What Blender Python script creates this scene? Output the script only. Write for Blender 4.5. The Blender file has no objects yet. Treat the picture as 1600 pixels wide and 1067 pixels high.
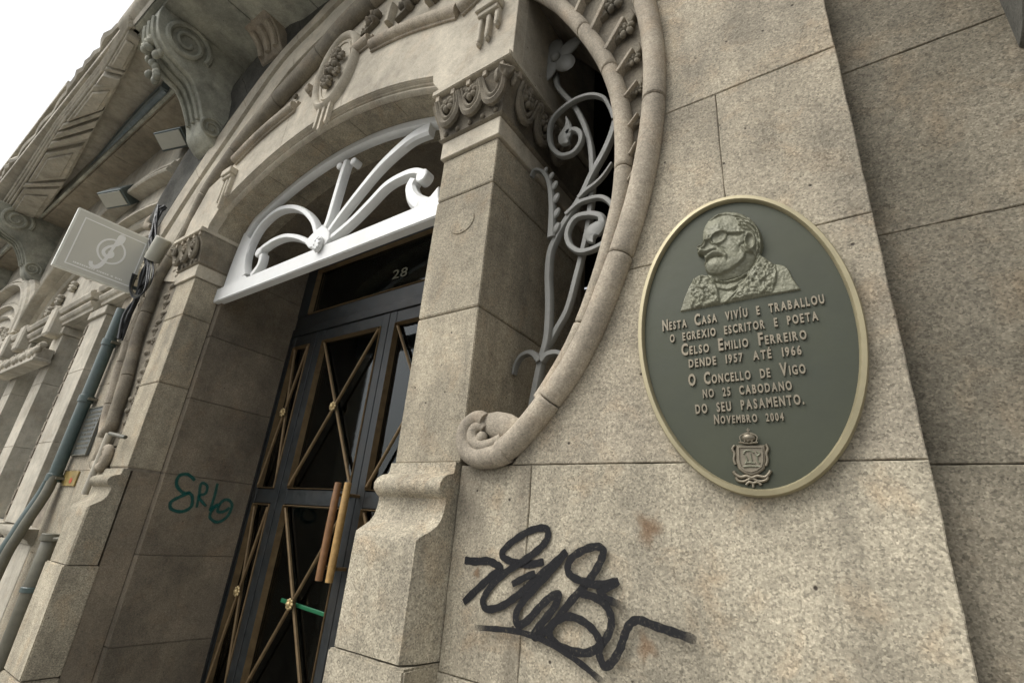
import bpy, bmesh, math, random
import numpy as np
from mathutils import Vector, Matrix, noise
random.seed(7)
S = 1.3          # metres per layout unit
EYE = 1.62       # camera height above the pavement
PI = math.pi
scene = bpy.context.scene
col = scene.collection

# ------------------------------------------------------------------ camera
ca, sa = math.cos(-0.377813323), math.sin(-0.377813323)
cb, sb = math.cos(0.630852925), math.sin(0.630852925)
cc, sc = math.cos(0.0858081133), math.sin(0.0858081133)
FPX = 773.016
Rm = (np.array([[cc, -sc, 0], [sc, cc, 0], [0, 0, 1]]) @ np.array([[1, 0, 0], [0, ca, -sa], [0, sa, ca]])
      @ np.array([[cb, 0, sb], [0, 1, 0], [-sb, 0, cb]]))   # (east, down, into wall) -> (right, down, forward)
CX = 2.08        # the lens stands 2.08 units right of the door axis, one unit in front of the wall

def wv(v):       # row of Rm -> world vector
    return Vector((v[0], v[2], -v[1]))
cam = bpy.data.cameras.new('camera')
cam.sensor_width = 36.0
cam.lens = FPX / 1600 * 36
cam.clip_start = 0.02
cam.clip_end = 500
camo = bpy.data.objects.new('camera', cam)
col.objects.link(camo)
r_, d_, f_ = wv(Rm[0]), wv(Rm[1]), wv(Rm[2])
m3 = Matrix((r_, -d_, -f_)).transposed()
camo.matrix_world = Matrix.Translation((CX * S, -S, EYE)) @ m3.to_4x4()
scene.camera = camo
scene.render.resolution_x = 1024
scene.render.resolution_y = 682

# ------------------------------------------------------------------ light
SUN_EL, SUN_AZ = math.radians(52), math.radians(-38)     # azimuth measured from straight out of the wall towards the left
world = bpy.data.worlds.new('World')
scene.world = world
world.use_nodes = True
nt = world.node_tree
bg = nt.nodes['Background']
sky = nt.nodes.new('ShaderNodeTexSky')
sky.sky_type = 'NISHITA'
sky.sun_disc = False
sky.sun_elevation = SUN_EL
sun_dir = Vector((math.sin(SUN_AZ) * math.cos(SUN_EL), -math.cos(SUN_AZ) * math.cos(SUN_EL), math.sin(SUN_EL)))
sky.sun_rotation = math.atan2(sun_dir.x, sun_dir.y)
sky.dust_density = 4.0
sky.air_density = 1.0
hs = nt.nodes.new('ShaderNodeHueSaturation')
hs.inputs['Saturation'].default_value = 0.16
nt.links.new(sky.outputs[0], hs.inputs['Color'])
nt.links.new(hs.outputs[0], bg.inputs[0])
bg.inputs[1].default_value = 0.15
sun = bpy.data.lights.new('sun', 'SUN')
sun.energy = 1.0
sun.angle = math.radians(45)
sun.color = (1.0, 0.96, 0.9)
suno = bpy.data.objects.new('sun', sun)
suno.rotation_euler = sun_dir.to_track_quat('Z', 'Y').to_euler()
suno.location = (0, -6, 12)
col.objects.link(suno)
scene.view_settings.view_transform = 'Standard'
scene.view_settings.look = 'None'
scene.view_settings.exposure = 0.68
scene.view_settings.gamma = 1.0
scene.view_settings.use_curve_mapping = False

# ------------------------------------------------------------------ helpers
def ray(u, v):
    d = Rm.T @ np.array([u - 800, v - 533.5, FPX])
    return d[0], -d[1], d[2]
def at(u, v, Y=1.0):                 # point of the plane Y units in front of the lens -> (x, z)
    a, b, c = ray(u, v)
    return (a / c * Y + CX, b / c * Y)
def atx(u, v, x):                    # point of the plane x=const -> (y, z)
    a, b, c = ray(u, v)
    t = (x - CX) / a
    return (c * t - 1, b * t)
def W(p):
    return (p[0] * S, p[1] * S, p[2] * S + EYE)

class MB:
    def __init__(s):
        s.v = []; s.f = []
    def add(s, verts, faces):
        n = len(s.v)
        s.v.extend(verts); s.f.extend([tuple(i + n for i in f) for f in faces])
        return s
    def box(s, x0, x1, y0, y1, z0, z1):
        return s.add([(x0, y0, z0), (x1, y0, z0), (x1, y1, z0), (x0, y1, z0), (x0, y0, z1), (x1, y0, z1), (x1, y1, z1), (x0, y1, z1)],
              [(0, 1, 5, 4), (1, 2, 6, 5), (2, 3, 7, 6), (3, 0, 4, 7), (4, 5, 6, 7), (3, 2, 1, 0)])
    def prism(s, poly, y0, y1, inset=0.0, dep=None):   # polygon in x,z pulled back from y0 (front) to y1; optional chamfer
        if area(poly) < 0: poly = poly[::-1]
        n = len(poly)
        rings = []
        if inset > 0:
            inn = offset_poly(poly, inset)
            rings.append([(p[0], y0, p[1]) for p in inn])
            rings.append([(p[0], y0 + (dep or inset), p[1]) for p in poly])
        else:
            rings.append([(p[0], y0, p[1]) for p in poly])
        rings.append([(p[0], y1, p[1]) for p in poly])
        V = [q for r in rings for q in r]
        F = [tuple(range(n))]
        for k in range(len(rings) - 1):
            for i in range(n):
                j = (i + 1) % n
                F.append((k * n + i, (k + 1) * n + i, (k + 1) * n + j, k * n + j))
        F.append(tuple(reversed([(len(rings) - 1) * n + i for i in range(n)])))
        return s.add(V, F)
    def sweep(s, path, prof, closed=False):    # path in x,z; prof list of (offset to the left of travel, y)
        n = len(path); m = len(prof)
        V = []
        for i, p in enumerate(path):
            a = path[(i - 1) % n] if (closed or i > 0) else p
            b = path[(i + 1) % n] if (closed or i < n - 1) else p
            tx, tz = b[0] - a[0], b[1] - a[1]
            L = math.hypot(tx, tz) or 1
            nx, nz = -tz / L, tx / L
            for (o, y) in prof:
                V.append((p[0] + nx * o, y, p[1] + nz * o))
        F = []
        for i in range(n if closed else n - 1):
            for j in range(m):
                a = i * m + j; b = i * m + (j + 1) % m
                c = ((i + 1) % n) * m + (j + 1) % m; d = ((i + 1) % n) * m + j
                F.append((a, b, c, d))
        if not closed:
            F.append(tuple(reversed(range(m)))); F.append(tuple((n - 1) * m + j for j in range(m)))
        return s.add(V, F)
    def tube(s, pts, r, k=8, flat=1.0):
        n = len(pts); P = [Vector(p) for p in pts]
        rr = r if isinstance(r, (list, tuple)) else [r] * n
        V = []; up = Vector((0, 1, 0)); last = None
        for i in range(n):
            t = (P[min(i + 1, n - 1)] - P[max(i - 1, 0)])
            if t.length < 1e-9: t = Vector((0, 0, 1))
            t.normalize()
            a = up if abs(t.dot(up)) < .93 else Vector((1, 0, 0))
            if last is not None: a = last
            b = t.cross(a); b.normalize(); a = b.cross(t); a.normalize(); last = a
            for j in range(k):
                an = 2 * PI * j / k
                V.append(tuple(P[i] + (a * math.cos(an) * flat + b * math.sin(an)) * rr[i]))
        F = []
        for i in range(n - 1):
            for j in range(k):
                F.append((i * k + j, i * k + (j + 1) % k, (i + 1) * k + (j + 1) % k, (i + 1) * k + j))
        F.append(tuple(reversed(range(k)))); F.append(tuple((n - 1) * k + j for j in range(k)))
        return s.add(V, F)
    def ball(s, c, r, k=8, h=6, rot=None):
        V = []; F = []
        for i in range(h + 1):
            th = PI * i / h
            for j in range(k):
                ph = 2 * PI * j / k
                q = Vector((math.sin(th) * math.cos(ph) * r[0], math.sin(th) * math.sin(ph) * r[1], math.cos(th) * r[2]))
                if rot is not None: q = rot @ q
                V.append((c[0] + q.x, c[1] + q.y, c[2] + q.z))
        for i in range(h):
            for j in range(k):
                F.append((i * k + j, (i + 1) * k + j, (i + 1) * k + (j + 1) % k, i * k + (j + 1) % k))
        return s.add(V, F)
    def loft(s, rings, cap=True):      # closed rings of equal length
        m = len(rings[0]); V = [q for r in rings for q in r]; F = []
        for i in range(len(rings) - 1):
            for j in range(m):
                F.append((i * m + j, i * m + (j + 1) % m, (i + 1) * m + (j + 1) % m, (i + 1) * m + j))
        if cap:
            F.append(tuple(reversed(range(m)))); F.append(tuple((len(rings) - 1) * m + j for j in range(m)))
        return s.add(V, F)
    def build(s, name, mat, parent=None, bevel=0.0, seg=1, smooth=35, rough=0.0, cuts=0):
        me = bpy.data.meshes.new(name)
        o = bpy.data.objects.new(name, me)
        col.objects.link(o)
        off = Vector((0, 0, 0))
        if parent is not None:
            o.parent = parent
            q = parent
            while q is not None:
                off += q.location; q = q.parent
        me.from_pydata([tuple(Vector(W(p)) - off) for p in s.v], [], s.f)
        bm = bmesh.new(); bm.from_mesh(me)
        bmesh.ops.remove_doubles(bm, verts=bm.verts, dist=1e-5)
        bmesh.ops.recalc_face_normals(bm, faces=bm.faces)
        if bevel > 0:
            ed = [e for e in bm.edges if len(e.link_faces) == 2 and e.calc_face_angle(0) > math.radians(30)]
            bmesh.ops.bevel(bm, geom=ed, offset=bevel, segments=seg, affect='EDGES', clamp_overlap=True)
        if cuts:
            bmesh.ops.subdivide_edges(bm, edges=bm.edges[:], cuts=cuts, use_grid_fill=True)
        if rough > 0:
            for vv in bm.verts:
                p = (vv.co + off)
                n = noise.noise_vector(p * 9) * .6 + noise.noise_vector(p * 31) * .4
                vv.co += n * rough
        bm.to_mesh(me); bm.free()
        if smooth:
            me.shade_smooth()
            me.set_sharp_from_angle(angle=math.radians(smooth))
        me.materials.append(mat)
        return o

def area(p):
    return sum(p[i][0] * p[(i + 1) % len(p)][1] - p[(i + 1) % len(p)][0] * p[i][1] for i in range(len(p))) / 2
def offset_poly(poly, d):
    n = len(poly); out = []
    for i in range(n):
        a, b, c = poly[i - 1], poly[i], poly[(i + 1) % n]
        e1 = Vector((b[0] - a[0], b[1] - a[1])); e2 = Vector((c[0] - b[0], c[1] - b[1]))
        if e1.length < 1e-9 or e2.length < 1e-9: out.append(b); continue
        e1.normalize(); e2.normalize()
        n1 = Vector((-e1.y, e1.x)); n2 = Vector((-e2.y, e2.x))
        m = n1 + n2
        if m.length < 1e-6: out.append(b); continue
        m.normalize(); k = min(1 / max(m.dot(n1), .35), 2.2)
        out.append((b[0] + m.x * d * k, b[1] + m.y * d * k))
    return out
def rough_poly(poly, step=0.03, amp=0.0009):     # a stone's slightly uneven arrises
    out = []
    n = len(poly)
    for i in range(n):
        a, b = poly[i], poly[(i + 1) % n]
        L = math.hypot(b[0] - a[0], b[1] - a[1]); k = max(1, int(L / step))
        nx, nz = (b[1] - a[1]) / (L or 1), -(b[0] - a[0]) / (L or 1)
        for j in range(k):
            t = j / k
            w = 0 if j == 0 else (random.random() - .5) * 2 * amp
            out.append((a[0] + (b[0] - a[0]) * t + nx * w, a[1] + (b[1] - a[1]) * t + nz * w))
    return out
def spl(pts, n=8, closed=False):
    out = []; N = len(pts)
    rng = range(N if closed else N - 1)
    g = lambda i: pts[i % N] if closed else pts[max(0, min(N - 1, i))]
    for i in rng:
        p0, p1, p2, p3 = g(i - 1), g(i), g(i + 1), g(i + 2)
        for k in range(n):
            t = k / n
            out.append(tuple(.5 * ((2 * p1[d]) + (-p0[d] + p2[d]) * t + (2 * p0[d] - 5 * p1[d] + 4 * p2[d] - p3[d]) * t * t
                       + (-p0[d] + 3 * p1[d] - 3 * p2[d] + p3[d]) * t ** 3) for d in range(len(p1))))
    if not closed: out.append(tuple(pts[-1]))
    return out
def resamp(path, step):
    out = [path[0]]; acc = 0
    for a, b in zip(path, path[1:]):
        L = math.dist(a, b)
        if L == 0: continue
        d = step - acc
        while d <= L:
            t = d / L
            out.append(tuple(a[i] + (b[i] - a[i]) * t for i in range(len(a)))); d += step
        acc = L - (d - step)
    return out
def circ_prof(r, yc, k=10, ry=None):
    ry = ry or r
    return [(r * math.cos(2 * PI * i / k), yc - ry * math.sin(2 * PI * i / k)) for i in range(k)]
def flat_prof(w, y0, y1, c=0.18):
    h = w / 2; q = w * c; e = (y1 - y0) * .3
    return [(h, y1), (h, y0 + e), (h - q, y0), (-h + q, y0), (-h, y0 + e), (-h, y1)]
def wide_strip(mb, path, widths, y0, y1):       # flat bar of varying width
    n = len(path); V = []; m = 6
    for i, p in enumerate(path):
        a = path[max(i - 1, 0)]; b = path[min(i + 1, n - 1)]
        tx, tz = b[0] - a[0], b[1] - a[1]; L = math.hypot(tx, tz) or 1
        nx, nz = -tz / L, tx / L
        for (o, y) in flat_prof(widths[i], y0, y1):
            V.append((p[0] + nx * o, y, p[1] + nz * o))
    F = []
    for i in range(n - 1):
        for j in range(m):
            F.append((i * m + j, i * m + (j + 1) % m, (i + 1) * m + (j + 1) % m, (i + 1) * m + j))
    F.append(tuple(reversed(range(m)))); F.append(tuple((n - 1) * m + j for j in range(m)))
    mb.add(V, F)
def tag(o, label=None, cat=None, group=None, kind=None):
    if label: o['label'] = label
    if cat: o['category'] = cat
    if group: o['group'] = group
    if kind: o['kind'] = kind
    return o
def thing(name, p, label, cat, group=None, kind=None):
    o = bpy.data.objects.new(name, None)
    o.location = W(p); o.empty_display_size = .1
    col.objects.link(o)
    return tag(o, label, cat, group, kind)

# ------------------------------------------------------------------ materials
def nodes(name):
    m = bpy.data.materials.new(name); m.use_nodes = True
    t = m.node_tree; b = t.nodes['Principled BSDF']
    return m, t, b
def N(t, kind, **k):
    n = t.nodes.new(kind)
    for a, v in k.items():
        if a in n.inputs: n.inputs[a].default_value = v
        else: setattr(n, a, v)
    return n
def ramp(t, src, stops, mode='LINEAR'):
    r = t.nodes.new('ShaderNodeValToRGB'); r.color_ramp.interpolation = mode
    e = r.color_ramp.elements
    while len(e) < len(stops): e.new(.5)
    for q, (p, c) in zip(e, stops):
        q.position = p; q.color = (c[0], c[1], c[2], 1) if isinstance(c, (tuple, list)) else (c, c, c, 1)
    t.links.new(src, r.inputs[0]); return r.outputs[0]
def mix(t, fac, a, b, mode='MIX'):
    n = t.nodes.new('ShaderNodeMix'); n.data_type = 'RGBA'; n.blend_type = mode
    for s_, v in ((0, fac), (6, a), (7, b)):
        if hasattr(v, 'is_output') or isinstance(v, bpy.types.NodeSocket): t.links.new(v, n.inputs[s_])
        elif isinstance(v, (int, float)): n.inputs[s_].default_value = v
        else: n.inputs[s_].default_value = (v[0], v[1], v[2], 1)
    return n.outputs[2]
def stone(name, light, dark, grain=1.0, stain=0.5, stain_col=(.07, .065, .055), vary=.12, bump=.5, rust=.25, gscale=1.0, streak=1.0):
    m, t, b = nodes(name)
    geo = N(t, 'ShaderNodeNewGeometry'); pos = geo.outputs['Position']
    oi = N(t, 'ShaderNodeObjectInfo')
    big = N(t, 'ShaderNodeTexNoise', Scale=2.3, Detail=6.0, Roughness=.62); t.links.new(pos, big.inputs[0])
    base = mix(t, ramp(t, big.outputs[0], [(.33, 0), (.68, 1)]), dark, light)
    # stone to stone
    hsv = N(t, 'ShaderNodeHueSaturation'); 
    mr = N(t, 'ShaderNodeMapRange'); mr.inputs[3].default_value = 1 - vary; mr.inputs[4].default_value = 1 + vary
    t.links.new(oi.outputs['Random'], mr.inputs[0]); t.links.new(mr.outputs[0], hsv.inputs['Value'])
    t.links.new(base, hsv.inputs['Color'])
    c = hsv.outputs[0]
    # mineral grain: feldspar, quartz and mica
    v1 = N(t, 'ShaderNodeTexVoronoi', Scale=235.0 * gscale); t.links.new(pos, v1.inputs[0])
    sep = N(t, 'ShaderNodeSeparateColor'); t.links.new(v1.outputs['Color'], sep.inputs[0])
    g1 = ramp(t, sep.outputs[0], [(0, .38), (.14, .60), (.34, .93), (.72, 1.07), (.93, 1.5)])
    n2 = N(t, 'ShaderNodeTexNoise', Scale=105.0 * gscale, Detail=5.0, Roughness=.75); t.links.new(pos, n2.inputs[0])
    g2 = ramp(t, n2.outputs[0], [(.3, .60), (.5, 1.0), (.72, 1.30)])
    c = mix(t, min(1, .62 * grain), c, mix(t, 1, c, g1, 'MULTIPLY'))
    c = mix(t, min(1, .8 * grain), c, mix(t, 1, c, g2, 'MULTIPLY'))
    # patches of warm iron
    n3 = N(t, 'ShaderNodeTexNoise', Scale=7.0, Detail=5.0, Roughness=.6, Distortion=.6); t.links.new(pos, n3.inputs[0])
    c = mix(t, ramp(t, n3.outputs[0], [(.52, 0), (.75, rust)]), c, mix(t, 1, c, (1.16, .9, .68), 'MULTIPLY'))
    # broad cloudy weathering and darker run-off
    n6 = N(t, 'ShaderNodeTexNoise', Scale=1.1, Detail=9.0, Roughness=.68, Distortion=.5); t.links.new(pos, n6.inputs[0])
    c = mix(t, 1, c, ramp(t, n6.outputs[0], [(.30, .74), (.48, .98), (.68, 1.14)]), 'MULTIPLY')
    n7 = N(t, 'ShaderNodeTexNoise', Scale=11.0, Detail=9.0, Roughness=.78, Distortion=.3); t.links.new(pos, n7.inputs[0])
    c = mix(t, 1, c, ramp(t, n7.outputs[0], [(.30, .74), (.50, 1.0), (.70, 1.12)]), 'MULTIPLY')
    # soot and rain streaks
    mp = N(t, 'ShaderNodeMapping'); mp.inputs['Scale'].default_value = (5.5, 5.5, .8 if streak else 5.5); t.links.new(pos, mp.inputs[0])
    n4 = N(t, 'ShaderNodeTexNoise', Scale=1.6, Detail=7.0, Roughness=.66, Distortion=.25); t.links.new(mp.outputs[0], n4.inputs[0])
    n5 = N(t, 'ShaderNodeTexNoise', Scale=3.1, Detail=8.0, Roughness=.7); t.links.new(pos, n5.inputs[0])
    sm = N(t, 'ShaderNodeMath', operation='MULTIPLY')
    t.links.new(ramp(t, n4.outputs[0], [(.42, 0), (.72, 1)]), sm.inputs[0]); t.links.new(ramp(t, n5.outputs[0], [(.35, .25), (.65, 1)]), sm.inputs[1])
    sm2 = N(t, 'ShaderNodeMath', operation='MULTIPLY'); t.links.new(sm.outputs[0], sm2.inputs[0]); sm2.inputs[1].default_value = stain
    c = mix(t, sm2.outputs[0], c, stain_col)
    # pits
    v2 = N(t, 'ShaderNodeTexVoronoi', Scale=17.0); t.links.new(pos, v2.inputs[0])
    pit = ramp(t, v2.outputs['Distance'], [(.0, 1), (.045, 1), (.09, 0)])
    sp = N(t, 'ShaderNodeSeparateColor'); t.links.new(v2.outputs['Color'], sp.inputs[0])
    gate = ramp(t, sp.outputs[1], [(.86, 0), (.9, 1)])
    pm = N(t, 'ShaderNodeMath', operation='MULTIPLY'); t.links.new(pit, pm.inputs[0]); t.links.new(gate, pm.inputs[1])
    c = mix(t, pm.outputs[0], c, (.06, .05, .04))
    t.links.new(c, b.inputs['Base Color'])
    b.inputs['Roughness'].default_value = .88
    b.inputs['Specular IOR Level'].default_value = .25
    h = N(t, 'ShaderNodeTexNoise', Scale=60.0 * gscale, Detail=8.0, Roughness=.72); t.links.new(pos, h.inputs[0])
    hv = N(t, 'ShaderNodeTexNoise', Scale=14.0, Detail=4.0, Roughness=.6); t.links.new(pos, hv.inputs[0])
    ad = N(t, 'ShaderNodeMath', operation='ADD'); t.links.new(h.outputs[0], ad.inputs[0]); t.links.new(hv.outputs[0], ad.inputs[1])
    sb_ = N(t, 'ShaderNodeMath', operation='SUBTRACT'); t.links.new(ad.outputs[0], sb_.inputs[0]); t.links.new(pm.outputs[0], sb_.inputs[1])
    bp = N(t, 'ShaderNodeBump', Strength=bump, Distance=.006); t.links.new(sb_.outputs[0], bp.inputs['Height'])
    t.links.new(bp.outputs[0], b.inputs['Normal'])
    return m
def plain(name, c, rough=.5, metal=0.0, vary=.15, bump=.1, scale=20.0, dirt=0.0, dirt_col=(.05, .045, .035), spec=.5, coat=0.0):
    m, t, b = nodes(name)
    geo = N(t, 'ShaderNodeNewGeometry'); pos = geo.outputs['Position']
    n = N(t, 'ShaderNodeTexNoise', Scale=scale, Detail=6.0, Roughness=.65); t.links.new(pos, n.inputs[0])
    c0 = tuple(x * (1 - vary) for x in c); c1 = tuple(min(1, x * (1 + vary)) for x in c)
    o = mix(t, ramp(t, n.outputs[0], [(.3, 0), (.7, 1)]), c0, c1)
    if dirt:
        n2 = N(t, 'ShaderNodeTexNoise', Scale=scale * .35, Detail=8.0, Roughness=.7); t.links.new(pos, n2.inputs[0])
        o = mix(t, ramp(t, n2.outputs[0], [(.45, 0), (.75, dirt)]), o, dirt_col)
    t.links.new(o, b.inputs['Base Color'])
    rr = ramp(t, n.outputs[0], [(.3, max(0, rough - .1)), (.7, min(1, rough + .12))])
    t.links.new(rr, b.inputs['Roughness'])
    b.inputs['Metallic'].default_value = metal
    b.inputs['Specular IOR Level'].default_value = spec
    b.inputs['Coat Weight'].default_value = coat
    h = N(t, 'ShaderNodeTexNoise', Scale=scale * 6, Detail=5.0); t.links.new(pos, h.inputs[0])
    bp = N(t, 'ShaderNodeBump', Strength=bump, Distance=.003); t.links.new(h.outputs[0], bp.inputs['Height'])
    t.links.new(bp.outputs[0], b.inputs['Normal'])
    return m
M = {}
M['pier'] = stone('granite_pier', (0.427, 0.375, 0.279), (0.275, 0.244, 0.186), grain=1.0, stain=.6, bump=.55, rust=.35, vary=.08)
M['base'] = stone('granite_base', (0.451, 0.402, 0.301), (0.303, 0.271, 0.203), grain=1.05, stain=.6, bump=.55, rust=.45, vary=.08)
M['basedirty'] = stone('granite_base_stained', (0.465, 0.415, 0.310), (0.195, 0.172, 0.129), grain=1.0, stain=.9, stain_col=(.10, .085, .065), bump=.55, rust=.5, vary=.05)
M['shadegrimy'] = stone('granite_shade_grimy', (0.250, 0.221, 0.165), (0.146, 0.130, 0.096), grain=1.05, stain=.45, bump=.6, rust=.35, vary=.08)  # recessed wall: overhead balcony's shade, with some grime, mixed into a darker colour
M['pillar'] = stone('granite_pillar', (0.436, 0.383, 0.281), (0.281, 0.249, 0.185), grain=.9, stain=.6, bump=.45, rust=.35, vary=.06)
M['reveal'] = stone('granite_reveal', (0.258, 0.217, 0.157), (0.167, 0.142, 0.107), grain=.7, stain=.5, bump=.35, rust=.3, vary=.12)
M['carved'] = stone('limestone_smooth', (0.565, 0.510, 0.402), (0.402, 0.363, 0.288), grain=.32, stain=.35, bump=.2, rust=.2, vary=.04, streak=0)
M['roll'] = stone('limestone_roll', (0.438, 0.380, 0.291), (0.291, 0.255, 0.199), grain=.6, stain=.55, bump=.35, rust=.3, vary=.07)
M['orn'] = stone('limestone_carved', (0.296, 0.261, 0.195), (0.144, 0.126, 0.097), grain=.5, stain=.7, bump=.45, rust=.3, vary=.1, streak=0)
M['sooty'] = stone('stone_sooty', (0.522, 0.513, 0.416), (0.226, 0.231, 0.194), grain=.4, stain=.5, stain_col=(.05, .053, .05), bump=.4, rust=.1, vary=.1, streak=0)
M['crest'] = stone('weathered_crest', (.15, .145, .125), (.06, .06, .052), grain=.6, stain=.6, stain_col=(.03, .03, .028), bump=.6, rust=.1, vary=.1, streak=0)
M['house'] = stone('neighbour_stone', (0.544, 0.504, 0.413), (0.343, 0.315, 0.253), grain=.25, stain=.4, bump=.25, rust=.2, vary=.06)
M['housebrown'] = stone('neighbour_render', (0.422, 0.369, 0.274), (0.264, 0.228, 0.169), grain=.3, stain=.4, bump=.25, rust=.2, vary=.06)
M['mortar'] = plain('mortar', (.24, .21, .165), .95, vary=.3, bump=.3, spec=.1)
M['white'] = plain('white_paint', (.70, .705, .68), .42, vary=.04, bump=.25, scale=14, dirt=.22, dirt_col=(.45, .43, .38), coat=.1)
M['doorframe'] = plain('door_dark_bronze', (.022, .026, .027), .42, metal=.25, vary=.35, bump=.12, dirt=.35, dirt_col=(.055, .042, .028))
M['brass'] = plain('aged_brass', (.17, .115, .055), .5, metal=.35, vary=.3, bump=.1, dirt=.5, dirt_col=(.09, .055, .028))
M['rosette'] = plain('bright_brass', (.48, .37, .19), .4, metal=.6, vary=.25, bump=.15)
M['wood'] = plain('handle_wood', (.22, .115, .05), .35, vary=.25, bump=.1, scale=30, coat=.2)
M['wood2'] = plain('handle_wood_worn', (.40, .25, .09), .35, vary=.25, bump=.1, scale=30, coat=.2)
M['iron'] = plain('grey_painted_iron', (.21, .21, .19), .55, vary=.12, bump=.2, dirt=.4, dirt_col=(.13, .12, .10))
M['bronze'] = plain('plaque_green_bronze', (.050, .054, .035), .5, metal=.2, spec=.3, vary=.14, bump=.18, scale=5, dirt=.6, dirt_col=(.040, .047, .036))
M['relief'] = plain('relief_bronze', (.150, .148, .100), .5, metal=.25, vary=.16, bump=.35, scale=22, dirt=.5, dirt_col=(.10, .10, .07))
M['letter'] = plain('letter_bronze', (.185, .160, .115), .42, metal=.5, vary=.15, bump=.1)
M['rim'] = plain('rim_bronze', (.31, .27, .165), .45, metal=.4, vary=.12, bump=.12, scale=9, dirt=.3, dirt_col=(.24, .22, .13))
M['sign'] = plain('sign_face', (.66, .65, .57), .55, vary=.03, bump=.03, scale=4)
M['signedge'] = plain('sign_edge', (.80, .80, .72), .45, vary=.05, bump=.03)
M['signprint'] = plain('sign_print', (1.0, 1.0, .95), .6, vary=.02, bump=.02)
M['greenpipe'] = plain('green_pipe', (.055, .085, .078), .45, vary=.2, bump=.1, dirt=.4, dirt_col=(.10, .10, .085), coat=.2)
M['greypipe'] = plain('grey_pipe', (.12, .115, .085), .5, metal=.2, vary=.2, bump=.15, dirt=.4, dirt_col=(.2, .18, .13))
M['cable'] = plain('cable_black', (.022, .024, .026), .5, vary=.2)
M['cap'] = plain('cable_cover', (.42, .41, .34), .5, vary=.06)
M['darkplaque'] = plain('dark_slate_plaque', (.085, .092, .085), .4, vary=.2, bump=.1, dirt=.3, dirt_col=(.13, .13, .11))
M['yellowplate'] = plain('ochre_plate', (.30, .22, .075), .4, vary=.2, metal=.3)
M['red'] = plain('red_print', (.45, .08, .03), .5, vary=.2)
M['lampmetal'] = plain('floodlight_metal', (.10, .12, .115), .4, metal=.5, vary=.15)
M['awning'] = plain('awning_blue_grey', (.12, .155, .165), .5, vary=.2, dirt=.6, dirt_col=(.42, .44, .43), scale=12)
M['pave'] = plain('pavement_slab', (.38, .365, .335), .85, vary=.15, bump=.3, scale=8, dirt=.3)
M['asphalt'] = plain('asphalt', (.07, .07, .068), .9, vary=.2, bump=.5, scale=40)
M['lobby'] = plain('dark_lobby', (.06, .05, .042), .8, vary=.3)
M['dimgold'] = plain('dull_gold_paint', (.075, .07, .035), .5, vary=.2)
M['greenbar'] = plain('green_tape', (.008, .11, .045), .4, vary=.1)
def glass_mat(name, tint=(.02, .025, .025), refl=.55, rough=.04):
    m, t, b = nodes(name)
    t.nodes.remove(b)
    out = t.nodes['Material Output']
    g = N(t, 'ShaderNodeBsdfGlossy', Roughness=rough); g.inputs[0].default_value = (.8, .85, .85, 1)
    tr = N(t, 'ShaderNodeBsdfTransparent'); tr.inputs[0].default_value = (.5, .55, .55, 1)
    lw = N(t, 'ShaderNodeFresnel', IOR=1.5)
    geo = N(t, 'ShaderNodeNewGeometry')
    n = N(t, 'ShaderNodeTexNoise', Scale=3.0, Detail=3.0); t.links.new(geo.outputs['Position'], n.inputs[0])
    bp = N(t, 'ShaderNodeBump', Strength=.04, Distance=.004); t.links.new(n.outputs[0], bp.inputs['Height']); t.links.new(bp.outputs[0], g.inputs['Normal'])
    mx = N(t, 'ShaderNodeMixShader'); t.links.new(lw.outputs[0], mx.inputs[0]); t.links.new(tr.outputs[0], mx.inputs[1]); t.links.new(g.outputs[0], mx.inputs[2])
    t.links.new(mx.outputs[0], out.inputs[0])
    return m
M['glass'] = glass_mat('door_glass')
def paint_mat(name, c, soft=True, cover=.93):
    m, t, b = nodes(name)
    out = t.nodes['Material Output']
    b.inputs['Base Color'].default_value = (*c, 1); b.inputs['Roughness'].default_value = .9; b.inputs['Specular IOR Level'].default_value = .1
    a = N(t, 'ShaderNodeAttribute'); a.attribute_name = 'cover'
    geo = N(t, 'ShaderNodeNewGeometry')
    n = N(t, 'ShaderNodeTexNoise', Scale=130.0, Detail=5.0, Roughness=.8); t.links.new(geo.outputs['Position'], n.inputs[0])
    k = ramp(t, n.outputs[0], [(.30, .6), (.46, 1)])
    mm = N(t, 'ShaderNodeMath', operation='MULTIPLY'); t.links.new(a.outputs['Fac'], mm.inputs[0]); t.links.new(k, mm.inputs[1])
    m2 = N(t, 'ShaderNodeMath', operation='MULTIPLY'); t.links.new(mm.outputs[0], m2.inputs[0]); m2.inputs[1].default_value = cover
    tr = N(t, 'ShaderNodeBsdfTransparent')
    mx = N(t, 'ShaderNodeMixShader'); t.links.new(m2.outputs[0], mx.inputs[0]); t.links.new(tr.outputs[0], mx.inputs[1]); t.links.new(b.outputs[0], mx.inputs[2])
    t.links.new(mx.outputs[0], out.inputs[0])
    return m
M['blackpaint'] = paint_mat('graffiti_black', (.020, .020, .021), cover=1.0)
M['tealpaint'] = paint_mat('graffiti_teal', (.012, .10, .085), cover=.8)
M['rust'] = paint_mat('rust_stain', (.24, .14, .075), cover=.5)

# ------------------------------------------------------------------ ground
def struct(mb, name, mat, **k):
    o = mb.build(name, mat, None, **k); o['kind'] = 'structure'; return o
GZ = -EYE / S
struct(MB().box(-60, 60, -60, -1.9, GZ - .3, GZ - .1), 'road', M['asphalt'], smooth=0)
pv = struct(MB().box(-60, 60, -1.82, 3.0, GZ - .3, GZ - .012), 'pavement', M['pave'], smooth=0)
struct(MB().box(-60, 60, -1.90, -1.822, GZ - .3, GZ), 'kerb', M['pave'], smooth=0)
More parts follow.
